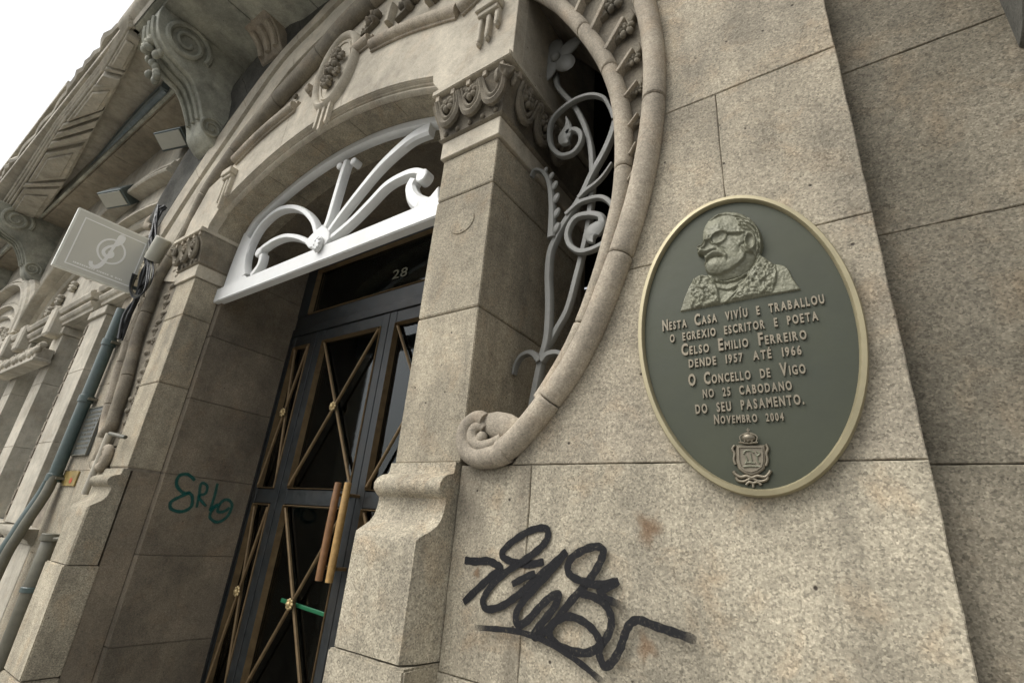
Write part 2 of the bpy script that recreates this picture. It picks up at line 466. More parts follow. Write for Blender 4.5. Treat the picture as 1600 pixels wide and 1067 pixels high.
# ================================================================== THE HOUSE WITH THE ARCHED DOORWAY
B = thing('stone_building', (0, 0, GZ), 'carved granite building with a round arched doorway, scrolled stone rings and dark barred doors', 'building')
ZC = 1.25
def ring(th, dr=0.0):                       # centre line of the big outer roll
    s_ = math.sin(th)
    return ((1.765 + dr) * math.cos(th), ZC + ((1.70 if s_ > 0 else 1.765) + dr) * s_)
def ring_x(z, dr=0.0):
    k = (1.70 if z > ZC else 1.765) + dr
    q = 1 - ((z - ZC) / k) ** 2
    return (1.765 + dr) * math.sqrt(max(q, 0))
INR = [(1.02, 2.16), (1.24, 2.02), (1.396, 1.825), (1.502, 1.632), (1.576, 1.469), (1.625, 1.332), (1.659, 1.179), (1.67, 1.023), (1.664, .865),
       (1.637, .726), (1.593, .576), (1.544, .455), (1.490, .365), (1.445, .302), (1.405, .252)]
def mir(p): return [(-a, b) for a, b in p]
inr = spl(INR, 8)
LEFT_PX = [(178, 668), (186, 640), (200, 600), (217, 532), (237, 476), (251, 438), (276, 395), (293, 369), (326, 306), (360, 258), (390, 217), (425, 175), (457, 139.5), (502, 90), (547, 38), (588, 0)]
LPTH = [at(u, v, 1.0) for u, v in LEFT_PX]            # centre of the ring's roll on the left half (the ring is not quite symmetrical)
def left_x(z): return float(np.interp(z, [q[1] for q in LPTH[:9]], [q[0] for q in LPTH[:9]]))
def left_block(zlo, zhi, xl, n=14):
    return [(xl, zlo), (xl, zhi)] + [(left_x(zhi - (zhi - zlo) * i / n) - .01, zhi - (zhi - zlo) * i / n) for i in range(n + 1)]

def block(poly, y0, mat, y1=None, inset=.0020, name='stone_block', jit=True, parent=B, gap=.0007):
    if area(poly) < 0: poly = poly[::-1]
    poly = offset_poly(poly, gap)
    if jit: poly = rough_poly(poly)
    return MB().prism(poly, y0, y0 + .03 if y1 is None else y1, inset).build(name, mat, parent, smooth=25)
def left_of(zlo, zhi, xhi, n=18, dr=-.01):
    pts = [(ring_x(zlo + (zhi - zlo) * i / n, dr), zlo + (zhi - zlo) * i / n) for i in range(n + 1)]
    return [(xhi, zhi), (xhi, zlo)] + pts
PR = 2.165
# mortar bed and wall bodies
def core_poly():
    return [(1.217, .165), (PR, .165), (PR, 4.2), (.0, 4.2), (.0, 2.3)] + inr + [(1.33, .2), (1.25, .166)]
for sgn in (1, -1):
    f = (lambda p: p) if sgn > 0 else mir
    MB().prism(f([(1.225, GZ), (PR - .004, GZ), (PR - .004, .162), (1.225, .162)]), .012, .35).build('mortar_bed', M['mortar'], B, smooth=0)
    MB().prism(f([(1.30, .162), (PR - .004, .162), (PR - .004, 4.2), (0.0, 4.2), (0.0, 2.34)] + spl([(.6, 2.30), (1.0, 2.19)] + [(a + .012, b) for a, b in INR[1:]], 6)),
               .05 if 0 else .012, .35).build('mortar_bed', M['mortar'], B, smooth=0)
ys = 1.0
# right pier
block(left_of(.165, .626, PR), 0, M['pier'])
block(left_of(.626, 1.07, 1.911), 0, M['pier'])
block([(1.911, .626), (PR, .626), (PR, 1.07), (1.911, 1.07)], 0, M['pier'])
block(left_of(1.07, 1.52, PR), 0, M['pier'])
block(left_of(1.52, 2.05, PR), 0, M['pier'])
block(left_of(2.05, 2.6, PR), 0, M['pier'])
# base course
block([(1.222, -.29), (1.437, -.29), (1.437, .165), (1.222, .165)], 0, M['basedirty'])
block([(1.222, -.75), (1.437, -.75), (1.437, -.29), (1.222, -.29)], -.004, M['base'])
block([(1.437, -.75), (PR, -.75), (PR, .165), (1.437, .165)], 0, M['base'])
block([(1.222, GZ), (PR, GZ), (PR, -.75), (1.222, -.75)], 0, M['base'])
# left pier (mirror), ends at the neighbouring windows
PL = 1.97
block([(-1.222, .165), (-PL, .165)] + left_block(.4, .70, -PL)[1:] + [(-1.40, .25)], 0, M['pier'])
block(left_block(.70, 1.30, -PL), 0, M['pier'])
block(left_block(1.30, 1.75, -PL), 0, M['pier'])
block(mir([(1.222, -.29), (PL, -.29), (PL, .165), (1.222, .165)]), 0, M['base'])
block(mir([(1.222, -.75), (PL, -.75), (PL, -.29), (1.222, -.29)]), 0, M['base'])
block(mir([(1.222, GZ), (PL, GZ), (PL, -.75), (1.222, -.75)]), 0, M['base'])
# recessed wall to the right
YR = .055
zr = [GZ, -.30, .166, .604, 1.036, 1.47, 1.95, 2.5]
for k in range(len(zr) - 1):
    xs = [PR + .001, 3.05 + (.35 if k % 2 else 0), 4.0, 5.2]
    for a, b in zip(xs, xs[1:]):
        block([(a, zr[k]), (b, zr[k]), (b, zr[k + 1]), (a, zr[k + 1])], YR, M['shadegrimy'], YR + .03)
MB().box(PR, 5.2, YR + .012, .5, GZ, 2.5).build('mortar_bed', M['mortar'], B, smooth=0)

# ---- the outer roll and the inner roll: drums with open joints
def drums(path, r, yc, mat, name, lens, taper=None, ry=None):
    path = resamp(path, .018)
    tot = len(path); i = 0; k = 0
    while i < tot - 2:
        n = int(lens[k % len(lens)] / .018); j = min(tot - 1, i + n)
        if tot - 1 - j < 6: j = tot - 1
        seg = path[i:j + 1]
        def cut(p, q, g=.0016):
            L = math.dist(p, q); return (p[0] + (q[0] - p[0]) * g / L, p[1] + (q[1] - p[1]) * g / L)
        seg = [cut(seg[0], seg[1])] + seg[1:-1] + [cut(seg[-1], seg[-2])]
        mb = MB()
        rf = r if callable(r) else (lambda q: r)
        n_ = len(seg); rings = []
        for q, p in enumerate(seg):
            R_ = rf((i + q) * .018); Ry = max(ry or 0, min(R_, .05)); pr = circ_prof(R_, yc, 14, Ry); e = circ_prof(R_ - .0035, yc, 14, Ry - .0035)
            a = seg[max(q - 1, 0)]; b = seg[min(q + 1, n_ - 1)]
            tx, tz = b[0] - a[0], b[1] - a[1]; L = math.hypot(tx, tz)
            nx, nz = -tz / L, tx / L
            if q == 0:
                rings.append([(p[0] + nx * o, y, p[1] + nz * o) for o, y in e])
                p = (p[0] + tx / L * .004, p[1] + tz / L * .004)
            if q == n_ - 1:
                rings.append([(p[0] - tx / L * .004 + nx * o, y, p[1] - tz / L * .004 + nz * o) for o, y in pr])
                rings.append([(p[0] + nx * o, y, p[1] + nz * o) for o, y in e]); continue
            rings.append([(p[0] + nx * o, y, p[1] + nz * o) for o, y in pr])
        mb.loft(rings).build(name, mat, B, smooth=40, rough=.0012)
        i = j; k += 1
outer = [ring(math.radians(a)) for a in np.linspace(12, -22, 46)]
oend = spl([outer[-1], (1.592, .480), (1.538, .385), (1.475, .304), (1.428, .252), (1.388, .215), (1.352, .192)], 8)
topj = spl([LPTH[-1], (.62, 2.78), (1.10, 2.56), (1.45, 2.18), (1.66, 1.85), outer[0]], 10)
drums(topj + outer[1:] + oend[1:], lambda q: float(np.interp(q, [0, 1.2, 1.9, 9], [.078, .058, .031, .030])), -.012, M['roll'], 'outer_roll', [.42, .47, .40, .37, .56], ry=.032)
lend = spl([LPTH[0], (-1.44, .34), (-1.36, .27)] + mir([at(u, v) for u, v in ((803, 700.5), (786, 710))]), 6)
drums((spl(LPTH[::-1], 6)) + lend[1:], lambda q: float(np.interp(q, [0, .9, 1.5, 2.0, 9], [.078, .066, .050, .033, .030])), -.012, M['orn'], 'outer_roll', [.47, .42, .45, .37], ry=.032)  # left run in darker stone: its shaded underside is put into the colour
ir = spl(INR[:-1], 10)
drums(ir, .026, .004, M['roll'], 'inner_roll', [.50, .33, .26, .40, .45], ry=.032)
drums([q for q in mir(ir) if q[1] < 1.28], .026, .004, M['roll'], 'inner_roll', [.46, .30, .28, .40, .45], ry=.032)
# the volute the rings end in (centre near x 1.165, z .215)
def scroll(f, name='scroll_end'):
    main = [at(u, v) for u, v in [(796, 705.5), (786, 711), (772, 715), (756, 716.5), (742, 711), (734, 699), (732.5, 685), (736, 671), (745, 660.5), (756, 656), (765, 660)]]
    p = spl(main, 6); n = len(p)
    rr = [.0305 - .007 * min(1, i / (n * .6)) - .010 * max(0, i / n - .6) for i in range(n)]
    mb = MB().tube([(a, -.0125 - .006 * i / n, b) for i, (a, b) in enumerate(p)], rr, 16)
    inn = [at(u, v) for u, v in [(792, 686), (780, 694), (768, 699), (756, 698), (748, 690), (747, 679), (753, 670), (761, 669), (765, 673)]]
    p2 = spl(inn, 6); m = len(p2)
    mb.tube([(a, -.020, b) for a, b in p2], [.012 + .006 * math.sin(PI * i / m) for i in range(m)], 10)
    k = at(761, 686); mb.ball((k[0], -.022, k[1]), (.016, .014, .016), 10, 7)
    disc = [at(u, v) for u, v in [(818, 668), (803, 662), (784, 654), (768, 650), (752, 654), (740, 664), (734, 684), (738, 703), (750, 714), (768, 716), (790, 708), (812, 690)]]
    mb.prism(disc, -.004, .06, .01)
    q = [at(u, v) for u, v in [(762, 661), (776, 664), (793, 671), (812, 676)]]
    mb.tube([(q[0][0], -.012, q[0][1]), (q[1][0], -.010, q[1][1]), (q[2][0], -.004, q[2][1]), (q[3][0], .004, q[3][1])], [.022, .034, .040, .030], 14, flat=.6)
    mb.v = [(-a, b, c_) if f else (a, b, c_) for a, b, c_ in mb.v]
    return mb.build(name, M['roll'], B, smooth=55, rough=.0015)
scroll(False); scroll(True)

# ---- ornament band between the rings
def band_in(th):
    # radius of the inner roll at this angle (from the ring centre)
    best = None
    for a, b in inr:
        t = math.atan2(b - ZC, a)
        if best is None or abs(t - th) < best[0]: best = (abs(t - th), math.hypot(a, b - ZC))
    return best[1]
def flower(mb, c, r, y, rot=0, pet=5, depth=.35):
    for i in range(pet):
        a = rot + 2 * PI * i / pet
        R = Matrix.Rotation(-a, 3, 'Y') @ Matrix.Rotation(math.radians(18), 3, 'Z')
        mb.ball((c[0] + math.cos(a) * r * .6, y - r * .12, c[1] + math.sin(a) * r * .6), (r * .46, r * depth, r * .34), 7, 5, R)
    mb.ball((c[0], y - r * .32, c[1]), (r * .24, r * .28, r * .24), 6, 5)
bandL = [(a, b) for a, b in inr]
for sgn in (1, -1):
    f = (lambda p: p) if sgn > 0 else mir
    strip = []
    ths = [math.radians(a) for a in np.linspace(-30, 32, 40)]
    o_ = [ring(t, -.02) for t in ths]
    if sgn < 0: ths = ths[:26]; o_ = [(-left_x(q[1]) - .01, q[1]) for q in o_[:26]]
    i_ = [(math.cos(t) * (band_in(t) + .01), ZC + math.sin(t) * (band_in(t) + .01)) for t in ths]
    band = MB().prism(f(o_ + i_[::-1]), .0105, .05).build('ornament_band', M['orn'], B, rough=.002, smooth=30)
    degs = [-16.6, -14.2, -12, -9.2, -5.9, -2.0, 2.1, 6.8, 11.9, 17.2, 22.6, 28.0]
    for k, dg in enumerate(degs):
        if sgn < 0 and dg > 8: continue
        t = math.radians(dg); ri = band_in(t) + .028 - (.04 if sgn < 0 else 0); ro = math.hypot(*[a - b for a, b in zip(ring(t), (0, ZC))]) - .030
        w = max(ro - ri, .012); u = Vector((math.cos(t), math.sin(t))); v = Vector((-math.sin(t), math.cos(t)))
        P = lambda a, b: (u.x * (ri + a) + v.x * b, ZC + u.y * (ri + a) + v.y * b)
        sp_ = min(.12, max(.035, w * .8))
        mb = MB(); fc = P(w * .60, sp_ * .10)
        flower(mb, fc, min(.034, max(.012, w * .30)), -.002, rot=t + .4)
        leaf = [P(w * .78, sp_ * .25), P(w * .95, sp_ * .55), P(w * .86, sp_ * 1.0), P(w * .72, sp_ * .5)]
        mb.prism(leaf, -.012, .012, .003)
        mb.prism([P(w * .10, -sp_ * .25), P(w * .42, -sp_ * .12), P(w * .40, sp_ * .08), P(w * .2, -sp_ * .02)], -.010, .012, .003)
        mb.v = [(sgn * a, b, c_) for a, b, c_ in mb.v]
        mb.build('flower', M['orn'], band, smooth=50, rough=.001)
        mb = MB()
        a0 = P(-.004, -sp_ * .55 + .006); a1 = P(w * .62, sp_ * .60)
        wd = min(.017, max(.006, w * .16))
        mb.sweep([a0, a1], flat_prof(wd, -.022, .012, .12))
        mb.v = [(sgn * a, b, c_) for a, b, c_ in mb.v]
        mb.build('raised_bar', M['roll'], band, bevel=.0015, smooth=30)

lz = np.linspace(.30, 1.62, 24)
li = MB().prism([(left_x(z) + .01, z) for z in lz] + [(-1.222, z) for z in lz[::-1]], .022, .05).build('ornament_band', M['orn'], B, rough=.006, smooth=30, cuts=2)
for k, z in enumerate(np.arange(.36, 1.56, .062)):
    xm = (left_x(z) - 1.19) / 2; w = max(.02, (-1.22 - left_x(z)) * .35)
    mb = MB(); flower(mb, (xm + random.uniform(-.02, .02), z + random.uniform(-.015, .015)), min(.026, w) * random.uniform(.5, 1.0), .024, rot=k * .7, pet=5, depth=.35)
    mb.ball((xm + random.uniform(-.5, .5) * w, .018, z + random.uniform(.0, .03)), (w * .4, .014, .016), 7, 5)
    mb.build('flower', M['orn'], li, smooth=50, rough=.002)
# ---- pillars, plinths and capitals
def pillar(sgn, deep):
    X0, X1 = .97, 1.217
    fx = lambda mb: setattr(mb, 'v', [(sgn * a, b, c_) for a, b, c_ in mb.v]) or mb
    mat = M['pillar']
    mb = MB().box(X0 + .006, X1 - .006, .006, deep, .165, 1.5)
    P_ = fx(mb).build('pillar', M['mortar'], B, smooth=0)
    js = [.170, .627, 1.081, 1.268] if sgn > 0 else [.180, .63, 1.03, 1.268]
    for a, b in zip(js, js[1:]):
        mb = MB(); n = 14
        rings = []
        for z, d in ((a + .0015, .003), (a + .005, 0), (b - .005, 0), (b - .0015, .003)):
            rings.append([(X0 + d, d, z), (X1 - d, d, z), (X1 - d, deep, z), (X0 + d, deep, z)])
        mb.loft(rings)
        fx(mb).build('shaft_stone', mat, P_, bevel=.004, seg=2, smooth=30, cuts=3, rough=.0022)
    mb = MB().box(X0 - .010, X1 + .010, -.012, deep, 1.270, 1.348)
    fx(mb).build('neck_band', M['carved'], P_, bevel=.003, smooth=30)
    # capital: flared bell, swags and flowers, dentils and abacus
    mb = MB(); rings = []
    for z, o in ((1.348, .014), (1.356, .024), (1.366, .018), (1.42, .028), (1.47, .045), (1.50, .064), (1.512, .052), (1.535, .052)):
        rings.append([(X0 - min(o, .045), -o, z), (X1 + o, -o, z), (X1 + o, deep, z), (X0 - min(o, .045), deep, z)])
    mb.loft(rings)
    def bell(z): return np.interp(z, [1.35, 1.42, 1.47, 1.50, 1.53], [.018, .028, .045, .064, .055])
    def putf(s_, z, o):  return (s_, -o, z)
    def puts(s_, z, o):  return (X1 + o, s_, z)
    def swag(put, c, w, zt, zb, r, k=12):
        pts = []
        for i in range(k + 1):
            t = i / k * PI
            z = zt - (zt - zb) * math.sin(t); s_ = c - w * math.cos(t)
            pts.append(put(s_, z, bell(z) + .008 + .012 * math.sin(t)))
        mb.tube(pts, [r * (.55 + .6 * math.sin(PI * i / k)) for i in range(k + 1)], 6)
    cs = [X0 + .035, X0 + .145, X1 + .0]
    for c in cs[:2] + [X1 - .005]:
        w = .052
        swag(putf, c, w, 1.50, 1.392, .013); swag(putf, c, w * .72, 1.50, 1.418, .008)
        z = 1.475
        if c < X1 - .02:
            fm = MB(); flower(fm, (c, z), .034, -bell(z) - .004, rot=c * 20, pet=6, depth=.4); mb.add(fm.v, fm.f)
    for c in (.075, .195, .315):
        swag(puts, c, .055, 1.50, 1.385, .013); swag(puts, c, .038, 1.50, 1.412, .008)
        fm = MB(); flower(fm, (0, 1.475), .036, 0, rot=c * 20, pet=6, depth=.4)
        mb.add([puts(c + a, z, bell(1.475) + .004 - b) for a, b, z in fm.v], fm.f)
    # corner leaf
    mb.ball((X1 + .044, -.050, 1.492), (.040, .040, .040), 4, 2); mb.ball((X1 + .050, -.056, 1.485), (.018, .018, .030), 6, 5)
    for a in range(3):
        mb.ball((X1 + .02 + .02 * a, -.065 + .022 * a, 1.478), (.012, .012, .034), 6, 5)
    for i in range(5):
        c = X0 + .01 + i * .058
        mb.ball((c, -bell(1.37) - .003, 1.372), (.010, .008, .012), 6, 4)
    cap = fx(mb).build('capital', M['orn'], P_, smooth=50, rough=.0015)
    for i in range(5):
        fx(MB().box(X0 - .03 + i * .075, X0 - .012 + i * .075, -.066, -.02, 1.513, 1.540)).build('dentil', M['roll'], P_, bevel=.002, smooth=30)
    for i in range(6 if sgn > 0 else 2):
        fx(MB().box(X1 + .02, X1 + .066, .0 + i * .075, .018 + i * .075, 1.513, 1.540)).build('dentil', M['roll'], P_, bevel=.002, smooth=30)
    if sgn < 0:
        for i in range(2): fx(MB().box(X0 - .042, X0 - .01, .0 + i * .075, .018 + i * .075, 1.513, 1.540)).build('dentil', M['roll'], P_, bevel=.002, smooth=30)
    mb = MB().box(X0 - .045, X1 + .072, -.074, deep, 1.540, 1.566)
    fx(mb).build('abacus', M['carved'], P_, bevel=.004, seg=2, smooth=30)
    # plinth: moulded neck, torus, hollow and die
    prof = [(.172, .014), (.150, .016), (.142, .020), (.136, .040), (.126, .056), (.112, .064), (.098, .062), (.086, .050), (.078, .038), (.070, .036),
            (.050, .038), (.030, .044), (.014, .056), (.000, .076), (-.012, .094), (-.022, .100), (-.060, .101), (-.270, .101)]
    mb = MB(); rings = []
    for z, o in prof:
        e = .008 if z < -.015 else .002
        rings.append([(X0, -o + e, z), (X0 + e, -o, z), (X1 - e - max(0, (o - .07)) * .4, -o, z), (X1 - .002, -o + e + max(0, (o - .07)) * .8, z), (X1 + .004, .02, z), (X0, .02, z)])
    mb.loft(rings)
    fx(mb).build('plinth', M['base'], P_, smooth=42, rough=.0022)
    mb = MB().box(X0 - .004, X1 + .006, -.110, .03, -.72, -.274)
    fx(mb).build('plinth_base', M['base'], P_, bevel=.006, seg=2, smooth=30, cuts=2, rough=.002)
    mb = MB().box(X0 - .006, X1 + .008, -.115, .03, GZ, -.724)
    fx(mb).build('plinth_base', M['base'], P_, bevel=.006, seg=2, smooth=30, cuts=2, rough=.002)
    mb = MB().box(X0, X1, .03, deep, GZ, .168)
    fx(mb).build('pier_base', M['reveal'], P_, smooth=0)
    return P_
pillar(1, .64)
pillar(-1, .155)
# weathered mend and holes on the right pillar
pc = at(722, 347)
MB().prism([(pc[0] + .052 * math.cos(a), pc[1] + .045 * math.sin(a)) for a in np.linspace(0, 2 * PI, 24)[:-1]], -.0028, .01, .001).build('round_stone_patch', M['pillar'], B, smooth=30)

def stain(u, v, r, seed):
    c_ = at(u, v); me = bpy.data.meshes.new('rust_stain'); V = [Vector(W((c_[0], -.0006, c_[1])))]; cov = [1.0]; F = []
    for ri, (f, a) in enumerate(((.4, .8), (1.0, 0))):
        for k in range(18):
            t = 2 * PI * k / 18; q = r * f * (1 + .25 * math.sin(3 * t + seed) + .15 * math.sin(5 * t + 2 * seed))
            V.append(Vector(W((c_[0] + q * math.cos(t), -.0006, c_[1] + q * 1.15 * math.sin(t))))); cov.append(a)
    for k in range(18):
        j = (k + 1) % 18; F += [(0, 1 + k, 1 + j), (1 + k, 19 + k, 19 + j, 1 + j)]
    me.from_pydata([tuple(q - B.location) for q in V], [], F); me.attributes.new('cover', 'FLOAT', 'POINT').data.foreach_set('value', cov); me.materials.append(M['rust'])
    o = bpy.data.objects.new('rust_stain', me); col.objects.link(o); o.parent = B
stain(1013, 826, .030, 1); stain(1010, 1010, .022, 2); stain(745, 895, .012, 4)
# ---- porch: reveals, ceiling, back wall
for sgn in (-1, 1):
    zs = [GZ, -1.0, -.617, -.219, .174, .578, .947, 1.35, 1.95]
    for a, b in zip(zs, zs[1:]):
        x0, x1 = (.92, 1.20) if sgn > 0 else (.92, 1.4)
        mb = MB()
        rings = []
        for z, d in ((a + .0012, .003), (a + .004, 0), (b - .004, 0), (b - .0012, .003)):
            rings.append([(x0 + d, .158 + d, z), (x1, .158 + d, z), (x1, .70, z), (x0 + d, .70, z)])
        mb.loft(rings); mb.v = [(sgn * p, q, r) for p, q, r in mb.v]
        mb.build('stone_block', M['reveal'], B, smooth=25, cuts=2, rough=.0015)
    mb = MB().box(.926, 1.3, .165, .69, GZ, 1.95) if sgn < 0 else MB().box(.926, 1.19, .165, .69, GZ, 1.95)
    mb.v = [(sgn * p, q, r) for p, q, r in mb.v]; mb.build('mortar_bed', M['mortar'], B, smooth=0)
def intr(x): return 1.895 - .28 * x * x
apth = [(x, intr(x)) for x in np.linspace(-.86, .86, 49)]
hl = spl([(-.93, 1.566), (-.925, 1.61), (-.90, 1.655), (-.86, intr(.86))], 4)
full = hl[:-1] + apth + [(-a, b) for a, b in hl[:-1]][::-1]
# soffit voussoirs
cutsx = [-.93, -.50, -.13, .20, .55, .93]
for a, b in zip(cutsx, cutsx[1:]):
    seg = [p for p in full if a - 1e-6 <= p[0] <= b + 1e-6]
    def edge(x): 
        for p, q in zip(full, full[1:]):
            if p[0] <= x <= q[0] and q[0] > p[0]: return (x, p[1] + (q[1] - p[1]) * (x - p[0]) / (q[0] - p[0]))
        return (x, 1.566)
    if a > -.93: seg = [edge(a + .0015)] + [p for p in seg if p[0] > a + .004]
    if b < .93: seg = [p for p in seg if p[0] < b - .004] + [edge(b - .0015)]
    top = [(p[0] * 1.06, p[1] + .22) for p in seg][::-1]
    MB().prism(seg + top, .018, .30, .002).build('voussoir', M['reveal'] if 0 else M['pillar'], B, smooth=30)
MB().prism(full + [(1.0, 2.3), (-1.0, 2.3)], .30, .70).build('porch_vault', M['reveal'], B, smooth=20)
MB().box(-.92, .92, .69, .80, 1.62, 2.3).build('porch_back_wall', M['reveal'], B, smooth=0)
MB().box(-.92, .92, -.30, .60, GZ - .1, GZ + .10).build('door_step', M['pave'], B, bevel=.008, smooth=0)
# interior
room = MB()
room.box(-3.2, 3.2, 3.0, 3.1, GZ, 2.4); room.box(-3.3, -3.2, .36, 3.1, GZ, 2.4); room.box(3.2, 3.3, .36, 3.1, GZ, 2.4)
room.box(-3.2, 3.2, .36, 3.0, 2.42, 2.5); room.box(-3.2, 3.2, .72, 3.0, GZ, GZ + .11)
room.build('entrance_hall', M['lobby'], B, smooth=0)

# ---- spandrel wall with its string roll, brackets, archivolt and medallion
YS = -.04
yy = 1 + YS
strL = [at(u, v, yy) for u, v in [(370, 253), (412, 211), (466, 166)]]
strR = [at(u, v, yy) for u, v in [(584, 74), (637, 48), (700, 26), (722, 20), (745, -2), (760, -22)]]
crown = [at(u, v, yy) for u, v in [(485, 146), (495, 136)]] + [at(u, v, yy) for u, v in [(556, 84), (582, 63)]]
upper = strL + crown + strR
poly = [(-1.275, 1.566), (-1.25, 1.75), (-1.13, 1.98)] + upper + [(1.12, 2.12), (1.275, 2.12), (1.275, 1.566)]
off = offset_poly(full[::-1], -.0)
opening = [(p[0] * 1.005, p[1] + (.034 if abs(p[0]) <= .86 else 0)) for p in full]
opening = [(-.93, 1.566)] + [(-.93, 1.60), (-.885, 1.66)] + [p for p in opening if abs(p[0]) < .875] + [(.885, 1.66), (.93, 1.60)] + [(.93, 1.566)]
def vsplit(x):   # opening height at x
    for p, q in zip(opening, opening[1:]):
        if p[0] <= x <= q[0] and q[0] > p[0]: return p[1] + (q[1] - p[1]) * (x - p[0]) / (q[0] - p[0])
def up_at(x):
    for p, q in zip(upper, upper[1:]):
        if p[0] <= x <= q[0] and q[0] > p[0]: return p[1] + (q[1] - p[1]) * (x - p[0]) / (q[0] - p[0])
    return 2.0
xc = [-.32, .20]
pl_ = [(-1.275, 1.566), (-1.26, 1.72), (-1.15, 1.95)] + [p for p in upper if p[0] < xc[0]] + [(xc[0], up_at(xc[0])), (xc[0], vsplit(xc[0]))] + [p for p in opening if p[0] < xc[0]][::-1]
pm_ = [(xc[0], vsplit(xc[0])), (xc[0], up_at(xc[0]))] + [p for p in upper if xc[0] < p[0] < xc[1]] + [(xc[1], up_at(xc[1])), (xc[1], vsplit(xc[1]))] + [p for p in opening if xc[0] < p[0] < xc[1]][::-1]
pr_ = [(xc[1], vsplit(xc[1])), (xc[1], up_at(xc[1]))] + [p for p in upper if p[0] > xc[1]] + [(1.12, 2.2), (1.275, 2.2), (1.275, 1.566)] + [p for p in opening if p[0] > xc[1]][::-1]
for p, g in ((pl_, 0), (pm_, 0), (pr_, 0)):
    MB().prism(offset_poly(p if area(p) > 0 else p[::-1], .0008), YS, .02, .002).build('spandrel_stone', M['carved'], B, smooth=20)
MB().box(1.0, 1.275, .02, .60, 1.566, 2.2).build('spandrel_return', M['carved'], B, smooth=0)
MB().box(-1.275, -1.0, .02, .30, 1.566, 2.0).build('spandrel_return', M['carved'], B, smooth=0)
# stepped archivolt
am = MB()
ap = [(x, intr(x)) for x in np.linspace(-.875, .875, 61)]
am.sweep(ap, [(.036, -.034), (.030, -.034), (.026, -.018), (.020, -.018), (.018, -.008), (.036, -.008)])
am.sweep(ap, [(.045, -.002), (.022, -.002), (.016, -.010), (.008, -.010), (.001, -.001), (-.001, .012), (.004, .022), (.045, .022)])
am.build('archivolt', M['carved'], B, smooth=30)
for sg in (-1, 1):
    mb = MB().box(.862, .905, YS - .002, .016, 1.63, 1.712); mb.v = [(sg * a, b, c_) for a, b, c_ in mb.v]
    #mb.build('moulding_stop', M['carved'], B, bevel=.004)
# string roll in three runs
def string(path, nm='string_roll', r=.031):
    p = resamp(spl(path, 6), .03)
    mb = MB().sweep(p, [(r * math.cos(a), YS - .012 - r * .9 * math.sin(a)) for a in np.linspace(0, 2 * PI, 11)[:-1]])
    mb.sweep(p, [(-r * .85, YS - .014), (-r * .85, YS + .01), (-r * 1.25, YS + .01), (-r * 1.25, YS - .010)])
    mb.sweep(p, [(-r * 1.0, YS + .03), (-r * 1.0, YS - .006), (r * 1.7, YS - .004), (r * 2.1, YS + .06)])
    mb.build(nm, M['roll'], B, smooth=40, rough=.001)
string(strL); string(strR[:4]); string(crown[2:]); string(crown[:2])
string([strR[3], strR[4], strR[5]])
# brackets with hanging drops
def bracket(x, z, n=3, sc_=1.0, lens=(.17, .20, .13)):
    b = MB().box(x - .055 * sc_, x + .055 * sc_, YS - .045, YS + .0, z - .03, z + .012)
    b.box(x - .048 * sc_, x + .048 * sc_, YS - .034, YS + .0, z - .052, z - .03)
    bo = b.build('drop_bracket', M['carved'], B, bevel=.004, smooth=30)
    for i in range(n):
        xx = x + (i - (n - 1) / 2) * .04 * sc_
        L = lens[i]
        mb = MB().prism([(xx - .010, z - .052), (xx + .010, z - .052), (xx + .010, z - .052 - L + .012), (xx + .0, z - .052 - L), (xx - .010, z - .052 - L + .012)], YS - .024, YS, .004)
        mb.ball((xx, YS - .010, z - .052 - L), (.009, .016, .011), 6, 5)
        mb.build('drop', M['carved'], bo, smooth=30)
bl = at(357, 268, yy - .03); bracket(bl[0], bl[1], lens=(.15, .2, .13))
brk = at(757, 10, yy - .03); bracket(brk[0] + .02, brk[1] - .0, lens=(.13, .12, .075))
# medallion
mc = at(527, 112, .955)
mpath = [(mc[0] + .150 * math.cos(a), mc[1] + .250 * math.sin(a)) for a in np.linspace(0, 2 * PI, 49)[:-1]]
me_ = MB().sweep(mpath, [(.024, YS), (.022, YS - .018), (.012, YS - .032), (.0, YS - .037), (-.012, YS - .030), (-.022, YS - .010), (-.024, YS)], closed=True)
mo = me_.build('medallion', M['carved'], B, smooth=40)
MB().sweep([(mc[0] + .112 * math.cos(a), mc[1] + .205 * math.sin(a)) for a in np.linspace(0, 2 * PI, 41)[:-1]],
           [(.010, YS), (.008, YS - .018), (-.002, YS - .022), (-.010, YS - .004)], closed=True).build('inner_ring', M['carved'], mo, smooth=40)
MB().prism([(mc[0] + .14 * math.cos(a), mc[1] + .24 * math.sin(a)) for a in np.linspace(0, 2 * PI, 41)[:-1]], YS - .012, YS + .0).build('medallion_field', M['carved'], mo, smooth=30)
mb = MB()
for (a, b, r, k) in ((.0, .095, .042, 6), (.0, -.005, .052, 5), (-.015, -.10, .040, 6), (.055, .05, .028, 5), (.05, -.06, .028, 5), (-.055, .04, .028, 5), (-.06, -.04, .026, 6)):
    flower(mb, (mc[0] + a, mc[1] + b), r, YS - .03, rot=a * 40, pet=k, depth=.5)
mb.build('bouquet', M['orn'], mo, smooth=50, rough=.003)
for i, L in enumerate((.12, .15, .12)):
    xx = mc[0] - .045 + i * .045; zz = mc[1] - .262
    mb = MB().box(xx - .009, xx + .009, YS - .022, YS, zz - L, zz + .02); mb.ball((xx, YS - .012, zz - L), (.01, .014, .012), 6, 5)
    mb.build('drop', M['carved'], mo, bevel=.002, smooth=30)
